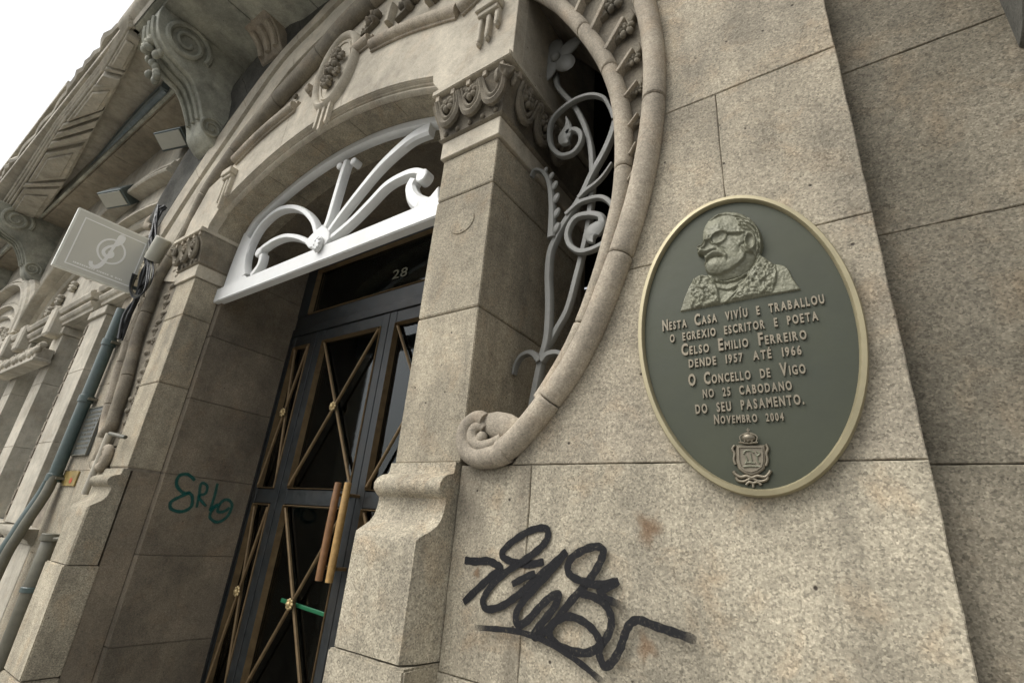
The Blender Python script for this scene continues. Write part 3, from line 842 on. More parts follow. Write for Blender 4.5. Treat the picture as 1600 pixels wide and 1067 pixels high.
# relief flowers of the upper band, between string roll and ring
ub = MB().prism([(a, b) for a, b in topj[:36]][::-1] + [q for q in LPTH[::-1] if q[1] > 1.3] + [(-1.30, 1.32), (-1.27, 1.7), (-1.13, 1.98)] + [(a, b + .01) for a, b in upper] + [(1.12, 2.14), (1.30, 1.98)], .009, .05)
ubo = ub.build('ornament_band', M['carved'], B, smooth=0)
for (u, v, r) in ((586, 33, .055), (642, 6, .062), (573, 50, .03), (700, -25, .06), (463, 152, .018), (312, 352, .014), (305, 372, .014)):
    p = at(u, v, 1.0); mb = MB(); flower(mb, p, r, -.002, rot=u, pet=5, depth=.6)
    if r > .05:
        q = at(u - 22, v + 30, 1.0); mb.prism([(p[0] - .02, p[1] - .02), (q[0], q[1]), (p[0] + .03, p[1] - .04)], -.018, .012, .003)
    mb.build('flower', M['orn'], ubo, smooth=50, rough=.003)
for (u0, v0, u1, v1) in ((609, 40, 617, 12), (672, 8, 682, -20)):
    a, b = at(u0, v0), at(u1, v1)
    MB().sweep([a, b], flat_prof(.035, -.03, .012, .2)).build('raised_bar', M['carved'], ubo, smooth=30)
# hood mouldings outside the ring: band, fillet and weathered crest, laid out as concentric lines
def hl_(px, ext):
    q = [at(u, v, 1.0) for u, v in px] + ext
    s_ = spl(q, 6); L = [0]
    for a, b in zip(s_, s_[1:]): L.append(L[-1] + math.dist(a, b))
    t = np.linspace(0, L[-1], 91)
    return list(zip(np.interp(t, L, [a for a, b in s_]), np.interp(t, L, [b for a, b in s_])))
e_ = lambda k: [(.75, 2.92 + k * .8), (1.3, 2.72 + k * .85), (1.68 + k * .5, 2.38 + k * .6), (1.90 + k * .6, 2.0 + k * .1)]
Gl = hl_([(247, 434), (313.5, 317), (382, 218), (455, 115), (530, 41), (575, 4)], e_(0))
Dl = hl_([(248, 392), (310, 296), (374, 203), (446, 100), (511, 34), (545, 0)], e_(.16))
Sl = hl_([(243, 376), (299, 288), (362, 196), (433, 101), (502, 28), (535, -4)], e_(.22))
Ol = hl_([(246, 345), (291, 264), (341, 190), (408, 102), (470, 38), (508, 0)], e_(.40))
def between(A, B_, ya, yb, mid, nm, mat, segs=8, rough_=.001):
    n = len(A)
    for k in range(segs):
        i0 = int(k * (n - 1) / segs); i1 = int((k + 1) * (n - 1) / segs); mb = MB(); rings = []
        for i in range(i0, i1 + 1):
            a, b = A[i], B_[i]; r = []
            g = .0012 * (1 if i == i0 else -1 if i == i1 else 0)
            for (t, y) in mid:
                r.append((a[0] + (b[0] - a[0]) * t + g, ya + (yb - ya) * t + y, a[1] + (b[1] - a[1]) * t + g))
            r += [(b[0], .05, b[1]), (a[0], .05, a[1])]
            rings.append(r)
        mb.loft(rings); mb.build(nm, mat, B, smooth=35, rough=rough_)
between(Gl, Dl, 0, 0, [(0.03, .012), (.08, -.016), (.3, -.026), (.85, -.022), (.95, .0)], 'ring_face', M['carved'])
between(Dl, Sl, 0, 0, [(.08, .010), (.15, -.030), (.9, -.034), (.97, .0)], 'hood_fillet', M['carved'])
between(Sl, Ol, 0, 0, [(.0, -.005), (.06, -.028), (.35, -.010), (.7, -.030), (.82, -.052), (.97, -.055), (1.0, -.04)], 'weathered_crest', M['crest'], rough_=.006)
a = Sl[0]; b = Ol[0]
mb = MB().tube([(b[0] + .03, -.02, b[1] + .03), (b[0] - .03, -.03, b[1] - .02), (b[0] - .02, -.035, b[1] - .07), (b[0] + .05, -.03, b[1] - .09)], [.03, .035, .032, .02], 9)
mb.build('hood_stop', M['roll'], B, smooth=50)
# plain wall above, up to the balcony
MB().box(-3.3, 3.3, .10, .40, 3.0, 4.2).build('upper_wall', M['sooty'], B, smooth=0)
#__PART3__
# ================================================================== white fanlight
YF = 1.158
def fp(L): return [at(u, v, YF) for u, v in L]
fan = MB().box(-.968, .935, .128, .178, 1.158, 1.250).build('fanlight', M['white'], B, bevel=.006, seg=2, smooth=30)
def rib(L, w, nm='rib', y0=.136, y1=.176, n=7, w1=None, taper=None, parent=None):
    p = spl(fp(L), n); k = len(p)
    ws = [w + ((w1 if w1 else w) - w) * (i / (k - 1)) ** 2 for i in range(k)]
    mb = MB(); wide_strip(mb, p, ws, y0, y1)
    return mb.build(nm, M['white'], parent or fan, smooth=40)
rimp = [(x, intr(x) - .020) for x in np.linspace(-.80, .80, 40)]
rimp = [(-.905, 1.25), (-.90, 1.40), (-.885, 1.52), (-.85, 1.62)] + rimp + [(.85, 1.62), (.885, 1.52), (.90, 1.40), (.905, 1.25)]
mb = MB(); wide_strip(mb, spl(rimp, 2), [.052] * (len(spl(rimp, 2))), .140, .180); mb.build('curved_head', M['white'], fan, smooth=40)
rib([(509, 362), (516, 349), (527, 312), (537, 278), (545, 254)], .042, w1=.042)
rib([(518, 364), (537, 337), (565, 301), (593, 267), (621, 239), (649, 216), (676, 203)], .034, w1=.075)
rib([(520, 375), (551, 349), (579, 321), (607, 292), (635, 276), (655, 271), (667, 277)], .036, w1=.042)
rib([(650, 283), (644, 297), (650, 314), (668, 326)], .055, w1=.09)
rib([(499, 372), (493, 349), (478, 332), (458, 326), (436, 332), (413, 352), (396, 380), (387, 408), (386, 432)], .036)
rib([(492, 384), (472, 374), (452, 371), (433, 377), (416, 388), (410, 394)], .032, w1=.038)
rib([(413, 400), (409, 416), (397, 432)], .042)
for (u, v, r) in ((664, 279, .034), (409, 397, .030), (535, 263, .020), (557, 256, .022)):
    c = at(u, v, YF)
    MB().prism([(c[0] + r * math.cos(a), c[1] + r * math.sin(a)) for a in np.linspace(0, 2 * PI, 17)[:-1]], .132, .178, .005).build('curl_end', M['white'], fan, smooth=30)
corner = fp([(349, 470), (362, 432), (372, 400), (386, 366), (398, 378), (388, 408), (386, 432), (398, 444)])
MB().prism(corner, .139, .177, .004).build('corner_piece', M['white'], fan, smooth=30)
corner = fp([(652, 310), (664, 318), (678, 310), (690, 295), (690, 335), (655, 335)])
MB().prism(corner, .137, .177, .004).build('corner_piece', M['white'], fan, smooth=30)
hub = fp([(490, 392), (484, 384), (492, 374), (500, 366), (512, 356), (522, 366), (522, 378), (516, 388)])
MB().prism(hub, .126, .178, .004).build('hub', M['white'], fan, smooth=30)
c = at(501, 384, YF - .03)
mb = MB(); mb.ball((c[0], .116, c[1]), (.030, .016, .046), 12, 8)
for a in np.linspace(0, 2 * PI, 9)[:-1]: mb.ball((c[0] + .02 * math.cos(a), .104, c[1] + .03 * math.sin(a)), (.008, .006, .010), 6, 4)
mb.build('boss', M['white'], fan, smooth=60)

# ================================================================== entrance door (a part of the building)
XD = .03; YD = .66
def bar(x0, x1, z0, z1, y0=YD - .022, y1=YD + .02, nm='stile', m='doorframe', par=None, bev=.0025):
    return MB().box(x0, x1, y0, y1, z0, z1).build(nm, M[m], par, bevel=bev, smooth=30)
DB = GZ + .10
def beading(x0, x1, z0, z1, par, w=.007, m='brass'):
    p = [(x0, z0), (x1, z0), (x1, z1), (x0, z1)]
    mb = MB(); i = offset_poly(p, w)
    y0, y1 = YD - .030, YD + .004
    V = [(a, y0 + .004, b) for a, b in p] + [(a, y0, b) for a, b in offset_poly(p, w * .4)] + [(a, y1, b) for a, b in i] + [(a, y1, b) for a, b in p]
    F = []
    for k in range(3):
        for q in range(4):
            F.append((k * 4 + q, k * 4 + (q + 1) % 4, (k + 1) * 4 + (q + 1) % 4, (k + 1) * 4 + q))
    for q in range(4): F.append((12 + q, 12 + (q + 1) % 4, (q + 1) % 4, q))
    mb.add(V, F); return mb.build('brass_bead', M[m], par, smooth=0)
def xbars(x0, x1, z0, z1, par):
    cx, cz = (x0 + x1) / 2, (z0 + z1) / 2
    for k, (a, b) in enumerate((((x0, z0), (x1, z1)), ((x0, z1), (x1, z0)))):
        L = math.dist(a, b); ux, uz = (b[0] - a[0]) / L, (b[1] - a[1]) / L
        e = .012
        pts = [(a[0] + ux * e, a[1] + uz * e), (b[0] - ux * e, b[1] - uz * e)]
        MB().sweep(pts, flat_prof(.0135, YD - .034 + k * .012, YD - .020 + k * .012, .3)).build('diagonal_bar', M['brass'], par, smooth=30)
    mb = MB()
    mb.ball((cx, YD - .040, cz), (.014, .012, .014), 8, 6)
    for a in np.linspace(0, 2 * PI, 9)[:-1]:
        mb.ball((cx + .019 * math.cos(a), YD - .036, cz + .019 * math.sin(a)), (.009, .008, .009), 6, 4)
    mb.build('rosette', M['rosette'], par, smooth=60)
def leaf(x0, x1, name, handle=None, st=.062, sm=.045, mid=(.065, .155)):
    # x0..x1 outer edges
    top = 1.115
    d = MB()
    d.box(x0, x0 + st, YD - .022, YD + .02, DB, top)
    d.box(x1 - sm, x1, YD - .022, YD + .02, DB, top)
    d.box(x0 + st, x1 - sm, YD - .020, YD + .018, mid[0] + .012, mid[1] + .0)
    d.box(x0 + st, x1 - sm, YD - .020, YD + .018, 1.045, top)
    d.box(x0 + st, x1 - sm, YD - .020, YD + .018, DB, -.83)
    o = d.build(name, M['doorframe'], B, bevel=.003, smooth=30)
    for z0, z1 in ((mid[1] + .004, 1.042), (-.826, mid[0] + .008)):
        beading(x0 + st, x1 - sm, z0, z1, o)
        xbars(x0 + st + .006, x1 - sm - .006, z0 + .006, z1 - .006, o)
        MB().box(x0 + st, x1 - sm, YD + .004, YD + .010, z0, z1).build('glass_pane', M['glass'], o, smooth=0)
    if handle:
        hx, m = handle
        mb = MB().tube([(hx, YD - .10, .185), (hx, YD - .10, .10), (hx, YD - .10, -.15), (hx, YD - .10, -.245)], [.017, .018, .018, .017], 14)
        h = mb.build('pull_handle', M[m], o, bevel=.002, smooth=40)
        for z in (.13, -.19):
            MB().tube([(hx, YD - .09, z), (hx, YD - .02, z)], .008, 8).build('handle_fixing', M['brass'], o)
    return o
leaf(-.632, XD - .002, 'door_leaf', (-.022, 'wood'), st=.070, sm=.055)
leaf(XD + .002, .690, 'door_leaf', (.052, 'wood2'), st=.055, sm=.070)
leaf(-.905, -.640, 'side_light', None, st=.035, sm=.055)
leaf(.698, .925, 'side_light', None, st=.045, sm=.035)
tf = MB()
tf.box(-.918, .918, YD - .030, YD + .022, 1.118, 1.170); tf.box(-.918, .918, YD - .020, YD + .022, 1.172, 1.262)
tf.box(-.918, -.80, YD - .024, YD + .022, 1.262, 1.64); tf.box(.86, .918, YD - .024, YD + .022, 1.262, 1.64); tf.box(-.80, .86, YD - .024, YD + .022, 1.60, 1.64)
tr = tf.build('transom_light', M['doorframe'], B, bevel=.003, smooth=30)
beading(-.80, .86, 1.264, 1.598, tr)
MB().box(-.80, .86, YD + .002, YD + .010, 1.264, 1.60).build('glass_pane', M['glass'], tr, smooth=0)
MB().box(-.92, -.906, YD - .03, YD + .03, GZ, 1.115).build('door_jamb', M['doorframe'], B, smooth=0)
a_ = atx(0, 0, 0)
p0 = at(440, 937, 1.66); p1 = at(511, 961, 1.66)
gb = MB().sweep([(p0[0], p0[1]), (p1[0], p1[1])], flat_prof(.018, YD - .004, YD + .002)).build('green_sticker', M['greenbar'], B, smooth=0)
gb['label'] = 'thin green strip behind the lower door glass'

# ================================================================== text helper
_gl = {}
def glyph(ch, ext=.06, off=.0):
    k = (ch, ext, off)
    if k in _gl: return _gl[k]
    cu = bpy.data.curves.new('t', 'FONT'); cu.body = ch; cu.size = 1; cu.extrude = ext; cu.offset = off; cu.resolution_u = 3
    ob = bpy.data.objects.new('t', cu); col.objects.link(ob)
    dg = bpy.context.evaluated_depsgraph_get(); ev = ob.evaluated_get(dg); me = ev.to_mesh()
    V = [tuple(v.co) for v in me.vertices]; F = [tuple(p.vertices) for p in me.polygons]
    ev.to_mesh_clear(); bpy.data.objects.remove(ob); bpy.data.curves.remove(cu)
    if V:
        x0 = min(v[0] for v in V); x1 = max(v[0] for v in V)
        V = [(v[0] - x0, v[1], v[2]) for v in V]; r = (V, F, x1 - x0)
    else: r = ([], [], .3)
    _gl[k] = r; return r
CAPH = .73
def letters(txt, a, b, y, big, small, depth, mat, parent, name, off=.012, gap=.11, space=.55):
    """letters run from a to b (x,z) on the front of plane y; capitals big, the others small; every letter is an object"""
    items = []; x = 0
    for ch in txt:
        if ch == ' ': x += space * small; continue
        h = big if (ch.isupper()) else small
        s_ = h / CAPH
        V, F, w = glyph(ch.upper(), .5, off)
        items.append((V, F, x, s_)); x += w * s_ * .80 + gap * small
    L = math.dist(a, b); sx = L / (x - gap * small); ux, uz = (b[0] - a[0]) / L, (b[1] - a[1]) / L
    for V, F, x, s_ in items:
        mb = MB()
        mb.add([(a[0] + ux * (x + vx * s_ * .80) * sx - uz * vy * s_, y - (vz + .5) * depth, a[1] + uz * (x + vx * s_ * .80) * sx + ux * vy * s_) for vx, vy, vz in V], F)
        mb.build(name, mat, parent, smooth=0)
letters('28', at(613, 437, 1.66), at(636, 431, 1.66), YD - .001, .062, .062, .004, M['dimgold'], tr, 'house_numeral', off=0)

# ================================================================== iron grille in the crescent window
YG = 1.20; yg = YG - 1
def gp(L): return [at(u, v, YG) for u, v in L]
def gbar(L, w, y0=-.010, y1=.010, n=6, w1=None, ends=None):
    p = spl(gp(L), n); k = len(p)
    ws = [w + ((w1 if w1 is not None else w) - w) * i / (k - 1) for i in range(k)]
    mb = MB(); wide_strip(mb, p, ws, yg + y0, yg + y1); return mb
G = gbar([(827, 660), (829, 650), (840, 592), (847, 560), (855, 528), (858, 480), (857, 429), (860, 396), (868, 375), (878, 356), (894, 331), (910, 305), (924, 275), (945, 237), (958, 205), (964, 180)], .026).build('window_grille', M['iron'], B, smooth=40)
G['label'] = 'grey wrought iron grille of flowers and tendrils'
def gb2(L, w, nm='tendril', **k): return gbar(L, w, **k).build(nm, M['iron'], G, smooth=40)
gb2([(853, 538), (867, 512), (884, 480), (898, 429), (907, 394), (915, 359), (919, 331), (922, 300), (923, 265), (921, 230), (914, 202), (905, 180), (893, 160), (878, 144), (868, 130), (866, 112)], .022, nm='flower_stem', y0=.004, y1=.022)
gb2([(886, 338), (905, 321), (922, 314), (941, 311), (955, 319), (964, 335)], .018, w1=.018, y0=-.016, y1=0)
gb2([(906, 312), (918, 300), (931, 291), (945, 277), (958, 258)], .020, w1=.008, y0=-.016, y1=0)
gb2([(950, 380), (940, 387), (924, 394), (908, 396), (894, 387), (889, 371), (894, 354), (905, 342), (924, 338), (940, 341), (945, 349), (938, 360)], .018, w1=.024, y0=-.020, y1=-.002)
gb2([(962, 190), (955, 172), (945, 157), (925, 153), (902, 160), (880, 175), (866, 191), (861, 210), (864, 232), (878, 246), (897, 243), (909, 228), (910, 214), (902, 207), (895, 208)], .015, w1=.022, y0=-.020, y1=-.002)
gb2([(846, 566), (838, 556), (829, 553), (817, 559), (809, 573), (806, 587)], .024, w1=.008, y0=-.02, y1=0)
gb2([(849, 566), (858, 556), (872, 553), (884, 557), (892, 566)], .024, w1=.012, y0=-.02, y1=0)
def gplate(L, nm, t=.010, yo=-.014):
    return MB().prism(gp(L), yg + yo - t, yg + yo, .004).build(nm, M['iron'], G, smooth=40)
for L_, W_ in (([(941, 342), (944, 351), (937, 360), (929, 368), (927, 377), (931, 384)], [.014, .030, .050, .056, .034, .004]),
               ([(889, 189), (891, 199), (889, 209), (886, 217), (886, 225), (892, 229)], [.004, .022, .044, .052, .040, .010]),
               ([(897, 208), (893, 211), (889, 215)], [.020, .026, .02])):
    q_ = spl([(*a, w) for a, w in zip(gp(L_), W_)], 4); mb = MB(); wide_strip(mb, [(a, b) for a, b, c_ in q_], [c_ for a, b, c_ in q_], yg - .024, yg - .008)
    mb.build('scroll_leaf', M['iron'], G, smooth=40)
# acanthus leaf with scalloped edge
lp = spl(gp([(864, 374), (865, 350), (865, 325), (863, 300), (858, 282), (849, 271), (838, 270), (833, 280)]), 5)
mb = MB(); wide_strip(mb, lp, [.030 - .020 * i / (len(lp) - 1) for i in range(len(lp))], yg - .02, yg)
for (u, v, r) in ((872, 360, .024), (872, 337, .024), (871, 314, .024), (869, 294, .022), (864, 279, .018), (855, 270, .015)):
    q = at(u, v, YG); mb.ball((q[0], yg - .012, q[1]), (r * .55, .008, r), 8, 5, Matrix.Rotation(math.radians(25), 3, 'Y'))
mb.build('acanthus_leaf', M['iron'], G, smooth=40)
fc = at(872, 96, YG); mb = MB()
for a in (25, 100, 170, 235, 310):
    t = math.radians(a); R = Matrix.Rotation(-t, 3, 'Y')
    mb.ball((fc[0] + .060 * math.cos(t), yg - .012, fc[1] + .060 * math.sin(t)), (.058, .010, .040), 12, 6, R)
mb.ball((fc[0], yg - .02, fc[1]), (.022, .014, .022), 8, 6)
mb.build('iron_flower', M['iron'], G, smooth=50)

# ================================================================== oval bronze plaque
PC = (1.914, .421); PA, PB = .2055, .3200; PT = math.radians(3.2)
def ell(s_, a): 
    x, z = PA * s_ * math.cos(a), PB * s_ * math.sin(a)
    if s_ != 1: x, z = (PA - (1 - s_) * PA) * math.cos(a), (PB - (1 - s_) * PA) * math.sin(a)
    return (PC[0] + x * math.cos(PT) - z * math.sin(-PT) * -1, PC[1] + z * math.cos(PT) + x * math.sin(PT))
def ellp(d, n=96): 
    out = []
    for i in range(n):
        a = 2 * PI * i / n
        x, z = (PA - d) * math.cos(a), (PB - d) * math.sin(a)
        out.append((PC[0] + x * math.cos(PT) - z * math.sin(PT), PC[1] + z * math.cos(PT) + x * math.sin(PT)))
    return out
PL_ = thing('memorial_plaque', (PC[0], -.001, PC[1]), 'oval bronze memorial plaque with a relief bust of a man in glasses above raised lettering', 'plaque')
MB().prism(ellp(.010), -.0125, -.0006).build('plate', M['bronze'], PL_, smooth=30)
e0 = ellp(0)
MB().sweep(e0, [(0, -.0008), (0, -.018), (.002, -.0225), (.010, -.0235), (.0125, -.020), (.0140, -.0128), (.0140, -.0008)], closed=True).build('raised_rim', M['rim'], PL_, smooth=40)
YP = .9835
lines = [('Nesta Casa vivíu e traballou', (1035.3, 517), (1288.7, 473), 17.2, 12.2), ('o egrexio escritor e poeta', (1046.9, 534.8), (1279, 499.5), 12.2, 12.2),
         ('Celso Emilio Ferreiro', (1065, 555), (1261, 528.8), 18.2, 12.6), ('dende 1957 até 1966', (1076.4, 574), (1252.8, 553), 12.8, 12.8),
         ('O Concello de Vigo', (1076, 602.4), (1259.6, 582.4), 18.5, 13.2), ('no 25 cabodano', (1098.4, 621.3), (1238, 608.4), 13.2, 13.2),
         ('do seu pasamento.', (1087, 646), (1257, 630.5), 14.4, 14.4), ('Novembro 2004', (1116, 661.8), (1225, 656.3), 14.6, 11.8)]
for tx, a, b, hb, hs_ in lines:
    A, B_ = at(*a, YP), at(*b, YP)
    up = at(a[0], a[1] - 10, YP); k = (up[1] - A[1]) / 10
    letters(tx, A, B_, -.0122, hb * k, hs_ * k, .0042, M['letter'], PL_, 'raised_letter', off=.034, gap=.22, space=1.2)

# --- relief bust: a carved height field in the plane of the plate
def c8(a, b): return (1040 + a / 5.617, 310 + b / 5.617)
sil = [(115, 985), (150, 870), (190, 770), (235, 690), (300, 655), (352, 662), (372, 655), (345, 625), (336, 590), (330, 560), (345, 540), (335, 520), (330, 500), (318, 490), (290, 497), (272, 482), (282, 462), (300, 448), (268, 432), (262, 405),
       (300, 388), (322, 372), (318, 340), (322, 290), (336, 245), (362, 198), (395, 165), (440, 138), (520, 113), (600, 116), (680, 133), (745, 170), (795, 220), (828, 280), (846, 340), (852, 400), (840, 450), (828, 476),
       (880, 515), (940, 556), (1000, 562), (1045, 575), (1080, 610), (1110, 680), (1150, 740), (1190, 785), (900, 835), (600, 892), (300, 950)]
gx = np.arange(100, 1206, 5.0); gy = np.arange(100, 996, 5.0)
GX, GY = np.meshgrid(gx, gy)
def sdf(poly):
    d = np.full(GX.shape, 1e9); ins = np.zeros(GX.shape, bool)
    n = len(poly)
    for i in range(n):
        x0, y0 = poly[i]; x1, y1 = poly[(i + 1) % n]
        dx, dy = x1 - x0, y1 - y0; L = dx * dx + dy * dy + 1e-9
        t = np.clip(((GX - x0) * dx + (GY - y0) * dy) / L, 0, 1)
        d = np.minimum(d, np.hypot(GX - x0 - t * dx, GY - y0 - t * dy))
        c_ = ((y0 > GY) != (y1 > GY)) & (GX < (x1 - x0) * (GY - y0) / (y1 - y0 + 1e-12) + x0)
        ins ^= c_
    return np.where(ins, d, -d)
def dline(pts):
    d = np.full(GX.shape, 1e9)
    for (x0, y0), (x1, y1) in zip(pts, pts[1:]):
        dx, dy = x1 - x0, y1 - y0; L = dx * dx + dy * dy + 1e-9
        t = np.clip(((GX - x0) * dx + (GY - y0) * dy) / L, 0, 1)
        d = np.minimum(d, np.hypot(GX - x0 - t * dx, GY - y0 - t * dy))
    return d
def sm(x, a): return 1 - (1 - np.clip(x / a, 0, 1)) ** 2
def gb_(x, y, rx, ry, rot=0):
    c_, s_ = math.cos(rot), math.sin(rot); X = GX - x; Y = GY - y
    return np.exp(-(((X * c_ + Y * s_) / rx) ** 2 + ((-X * s_ + Y * c_) / ry) ** 2))
S0 = sdf(sil)
H = 3.0 * sm(S0, 10)
head = [(372, 655), (345, 625), (336, 590), (330, 560), (345, 540), (335, 520), (330, 500), (318, 490), (290, 497), (272, 482), (282, 462), (310, 440), (330, 400), (322, 372), (318, 340), (322, 290), (336, 245), (362, 198), (440, 138), (520, 113), (600, 116), (680, 133), (745, 170),
        (795, 220), (828, 280), (846, 340), (852, 400), (840, 450), (800, 520), (740, 600), (640, 670), (520, 705), (430, 700)]
hd = sdf(head)
H += np.where(hd > 0, 5.6 * sm(hd, 130) + 2.0, 0)
jaw = [(700, 470), (690, 520), (640, 570), (560, 625), (470, 662), (385, 662)]
low = sdf([(700, 470), (690, 520), (640, 570), (560, 625), (470, 662), (372, 655), (430, 710), (520, 720), (650, 680), (760, 600), (800, 520), (770, 470)])
H -= np.where(low > 0, 3.6 * sm(low, 16), 0)
# brow, cheeks, nose, moustache, beard
H += 1.4 * np.exp(-(dline([(395, 325), (440, 298), (500, 286)]) / 9) ** 2) + 1.6 * gb_(430, 250, 110, 60) + 1.4 * gb_(600, 430, 70, 60) + 2.6 * gb_(430, 590, 85, 55, -.3)
H += 3.6 * np.exp(-(dline([(372, 345), (345, 400), (310, 455), (292, 475)]) / 22) ** 2) + 2.2 * gb_(325, 468, 42, 20) + 1.6 * gb_(385, 460, 30, 18)
H -= 3.0 * np.exp(-(dline([(345, 492), (400, 470), (440, 458)]) / 11) ** 2)
H += 3.6 * np.exp(-(dline([(345, 530), (380, 505), (430, 485), (490, 488), (535, 512)]) / 19) ** 2)
H -= 2.6 * np.exp(-(dline([(345, 575), (380, 535), (430, 520), (500, 520)]) / 9) ** 2)
H -= 1.3 * np.exp(-(dline([(470, 430), (520, 455), (548, 505), (545, 550)]) / 9) ** 2)
H -= 1.2 * np.exp(-(dline([(600, 380), (650, 420), (650, 470)]) / 14) ** 2)
# eyes recessed behind spectacles
H -= 3.4 * gb_(465, 352, 48, 34, -.15) + 2.2 * gb_(312, 402, 34, 24, -.35)
H += 1.8 * gb_(478, 352, 20, 12, -.1)
lensR = [(400, 360), (412, 335), (445, 312), (490, 300), (528, 300), (540, 325), (532, 365), (500, 395), (455, 412), (415, 405), (398, 385), (400, 360)]
lensL = [(262, 408), (305, 388), (350, 375), (352, 400), (335, 432), (300, 446), (272, 440), (262, 408)]
for L_ in (lensR, lensL, [(352, 385), (375, 372), (400, 368)], [(538, 312), (600, 312), (650, 312), (692, 306)]):
    H += 3.0 * np.exp(-(dline(L_) / 7.5) ** 2)
H -= 1.6 * np.exp(-(dline([(540, 330), (600, 332), (660, 328)]) / 8) ** 2)
# ear
H += 3.2 * np.exp(-((np.abs(np.hypot((GX - 745) / .62, (GY - 385)) - 68)) / 15) ** 2) * (GX > 690)
H -= 2.4 * gb_(738, 372, 18, 34) ; H += 1.4 * gb_(720, 430, 18, 24)
H -= 2.0 * np.exp(-(dline([(700, 340), (694, 400), (655, 425), (700, 480)]) / 8) ** 2)
# hair, combed back
hair = [(362, 200), (440, 140), (520, 113), (600, 116), (680, 133), (745, 170), (795, 220), (828, 280), (846, 340), (852, 400), (840, 450), (815, 500), (790, 470), (800, 380), (790, 320), (750, 295), (690, 290), (640, 250), (625, 200), (600, 165), (540, 150), (460, 165), (400, 200)]
hm = sdf(hair); hw = np.clip(hm / 14, 0, 1)
ang = GX * .35 + GY * .95
cur = np.sin((np.hypot(GX - 560, (GY - 420) * 1.05)) * .16 + 1.2 * np.sin(GX * .03 + GY * .021)) + .6 * np.sin(np.hypot(GX - 600, GY - 430) * .31 + 2 * np.sin(GY * .04))
H += hw * (2.8 + 1.4 * cur)
H += np.exp(-(dline([(700, 440), (680, 430), (660, 400)]) / 16) ** 2) * 1.3
# turtleneck and coat with woolly lapels
H += 1.8 * np.exp(-(dline([(395, 680), (430, 708), (520, 722), (600, 705), (700, 650), (762, 588)]) / 10) ** 2)
H -= 2.0 * np.exp(-(dline([(420, 722), (520, 738), (620, 715), (700, 668)]) / 7) ** 2)
H -= 1.4 * np.exp(-(dline([(470, 790), (540, 802), (610, 785), (660, 755)]) / 7) ** 2)
H += 1.2 * np.exp(-(dline([(455, 770), (540, 785), (650, 740)]) / 9) ** 2)
rng = np.random.default_rng(3)
def vnoise(sc_):
    a = rng.random((int(900 / sc_) + 4, int(1150 / sc_) + 4)) * 2 - 1
    X = (GX - 90) / sc_; Y = (GY - 90) / sc_; i = X.astype(int); j = Y.astype(int); fx, fy = X - i, Y - j
    fx = fx * fx * (3 - 2 * fx); fy = fy * fy * (3 - 2 * fy)
    return (a[j, i] * (1 - fx) + a[j, i + 1] * fx) * (1 - fy) + (a[j + 1, i] * (1 - fx) + a[j + 1, i + 1] * fx) * fy
lapR = [(828, 480), (890, 525), (960, 570), (975, 640), (970, 720), (930, 815), (560, 885), (700, 705), (790, 570)]
lapL = [(235, 690), (300, 655), (360, 668), (430, 725), (462, 800), (475, 905), (215, 960), (205, 860)]
wool = vnoise(26) * 1.6 + vnoise(15) * 1.1
for L_ in (lapR, lapL):
    w_ = sdf(L_); H += np.where(w_ > 0, sm(w_, 18) * (2.6 + wool), 0)
H += 2.0 * np.exp(-(dline([(828, 480), (790, 570), (700, 705), (600, 820), (520, 900)]) / 9) ** 2)
H -= 1.6 * np.exp(-(dline([(810, 470), (770, 560), (680, 690), (590, 800)]) / 8) ** 2)
H += .5 * vnoise(60) + .28 * vnoise(18) + .18 * vnoise(10)
H = np.maximum(H, .3) * np.clip(S0 / 5, 0, 1)
keep = S0 > -5
mb = MB(); idx = -np.ones(GX.shape, int); vs = []
for j in range(GX.shape[0]):
    for i in range(GX.shape[1]):
        if keep[j, i]:
            h = .00150 * float(H[j, i])
            x, z = at(*c8(GX[j, i], GY[j, i]), .977)
            idx[j, i] = len(vs); vs.append((x, -.0122 - h, z))
fs = []
for j in range(GX.shape[0] - 1):
    for i in range(GX.shape[1] - 1):
        q = (idx[j, i], idx[j + 1, i], idx[j + 1, i + 1], idx[j, i + 1])
        if min(q) >= 0: fs.append(tuple(int(k) for k in q))
mb.add(vs, fs); mb.build('relief_bust', M['relief'], PL_, smooth=80)

# --- coat of arms
def cp(a, b): return at(1060 + a / 5.336, 570 + b / 5.336, YP)
mb = MB()
mb.prism([cp(*q) for q in [(478, 668), (600, 662), (724, 668), (732, 800), (718, 868), (670, 905), (612, 925), (548, 905), (498, 868), (478, 800)]], -.0175, -.012, .002)
coa = mb.build('coat_of_arms', M['letter'], PL_, smooth=30)
mb = MB().sweep([cp(*q) for q in [(505, 690), (600, 686), (700, 690), (706, 800), (694, 850), (650, 880), (608, 892), (560, 880), (522, 850), (508, 800)]][::-1],
                [(.0016, -.0172), (.001, -.0205), (-.001, -.0205), (-.0016, -.0172)], closed=True); mb.build('shield_border', M['letter'], coa, smooth=30)
mb = MB()
for p in ([(545, 745), (560, 720), (600, 715), (630, 735)], [(560, 760), (575, 800), (560, 825)], [(600, 740), (610, 790), (615, 825)], [(650, 720), (680, 740), (660, 760), (640, 745)], [(655, 760), (660, 800), (680, 820)], [(545, 850), (610, 845), (685, 850)], [(560, 820), (600, 815), (640, 822)]):
    q = spl([cp(*k) for k in p], 3); mb.tube([(a, -.0185, b) for a, b in q], .0018, 6)
mb.build('shield_charges', M['relief'], coa, smooth=40)
mb = MB(); q = cp(588, 610); mb.ball((q[0], -.0185, q[1]), (.0125, .008, .0085), 12, 8)
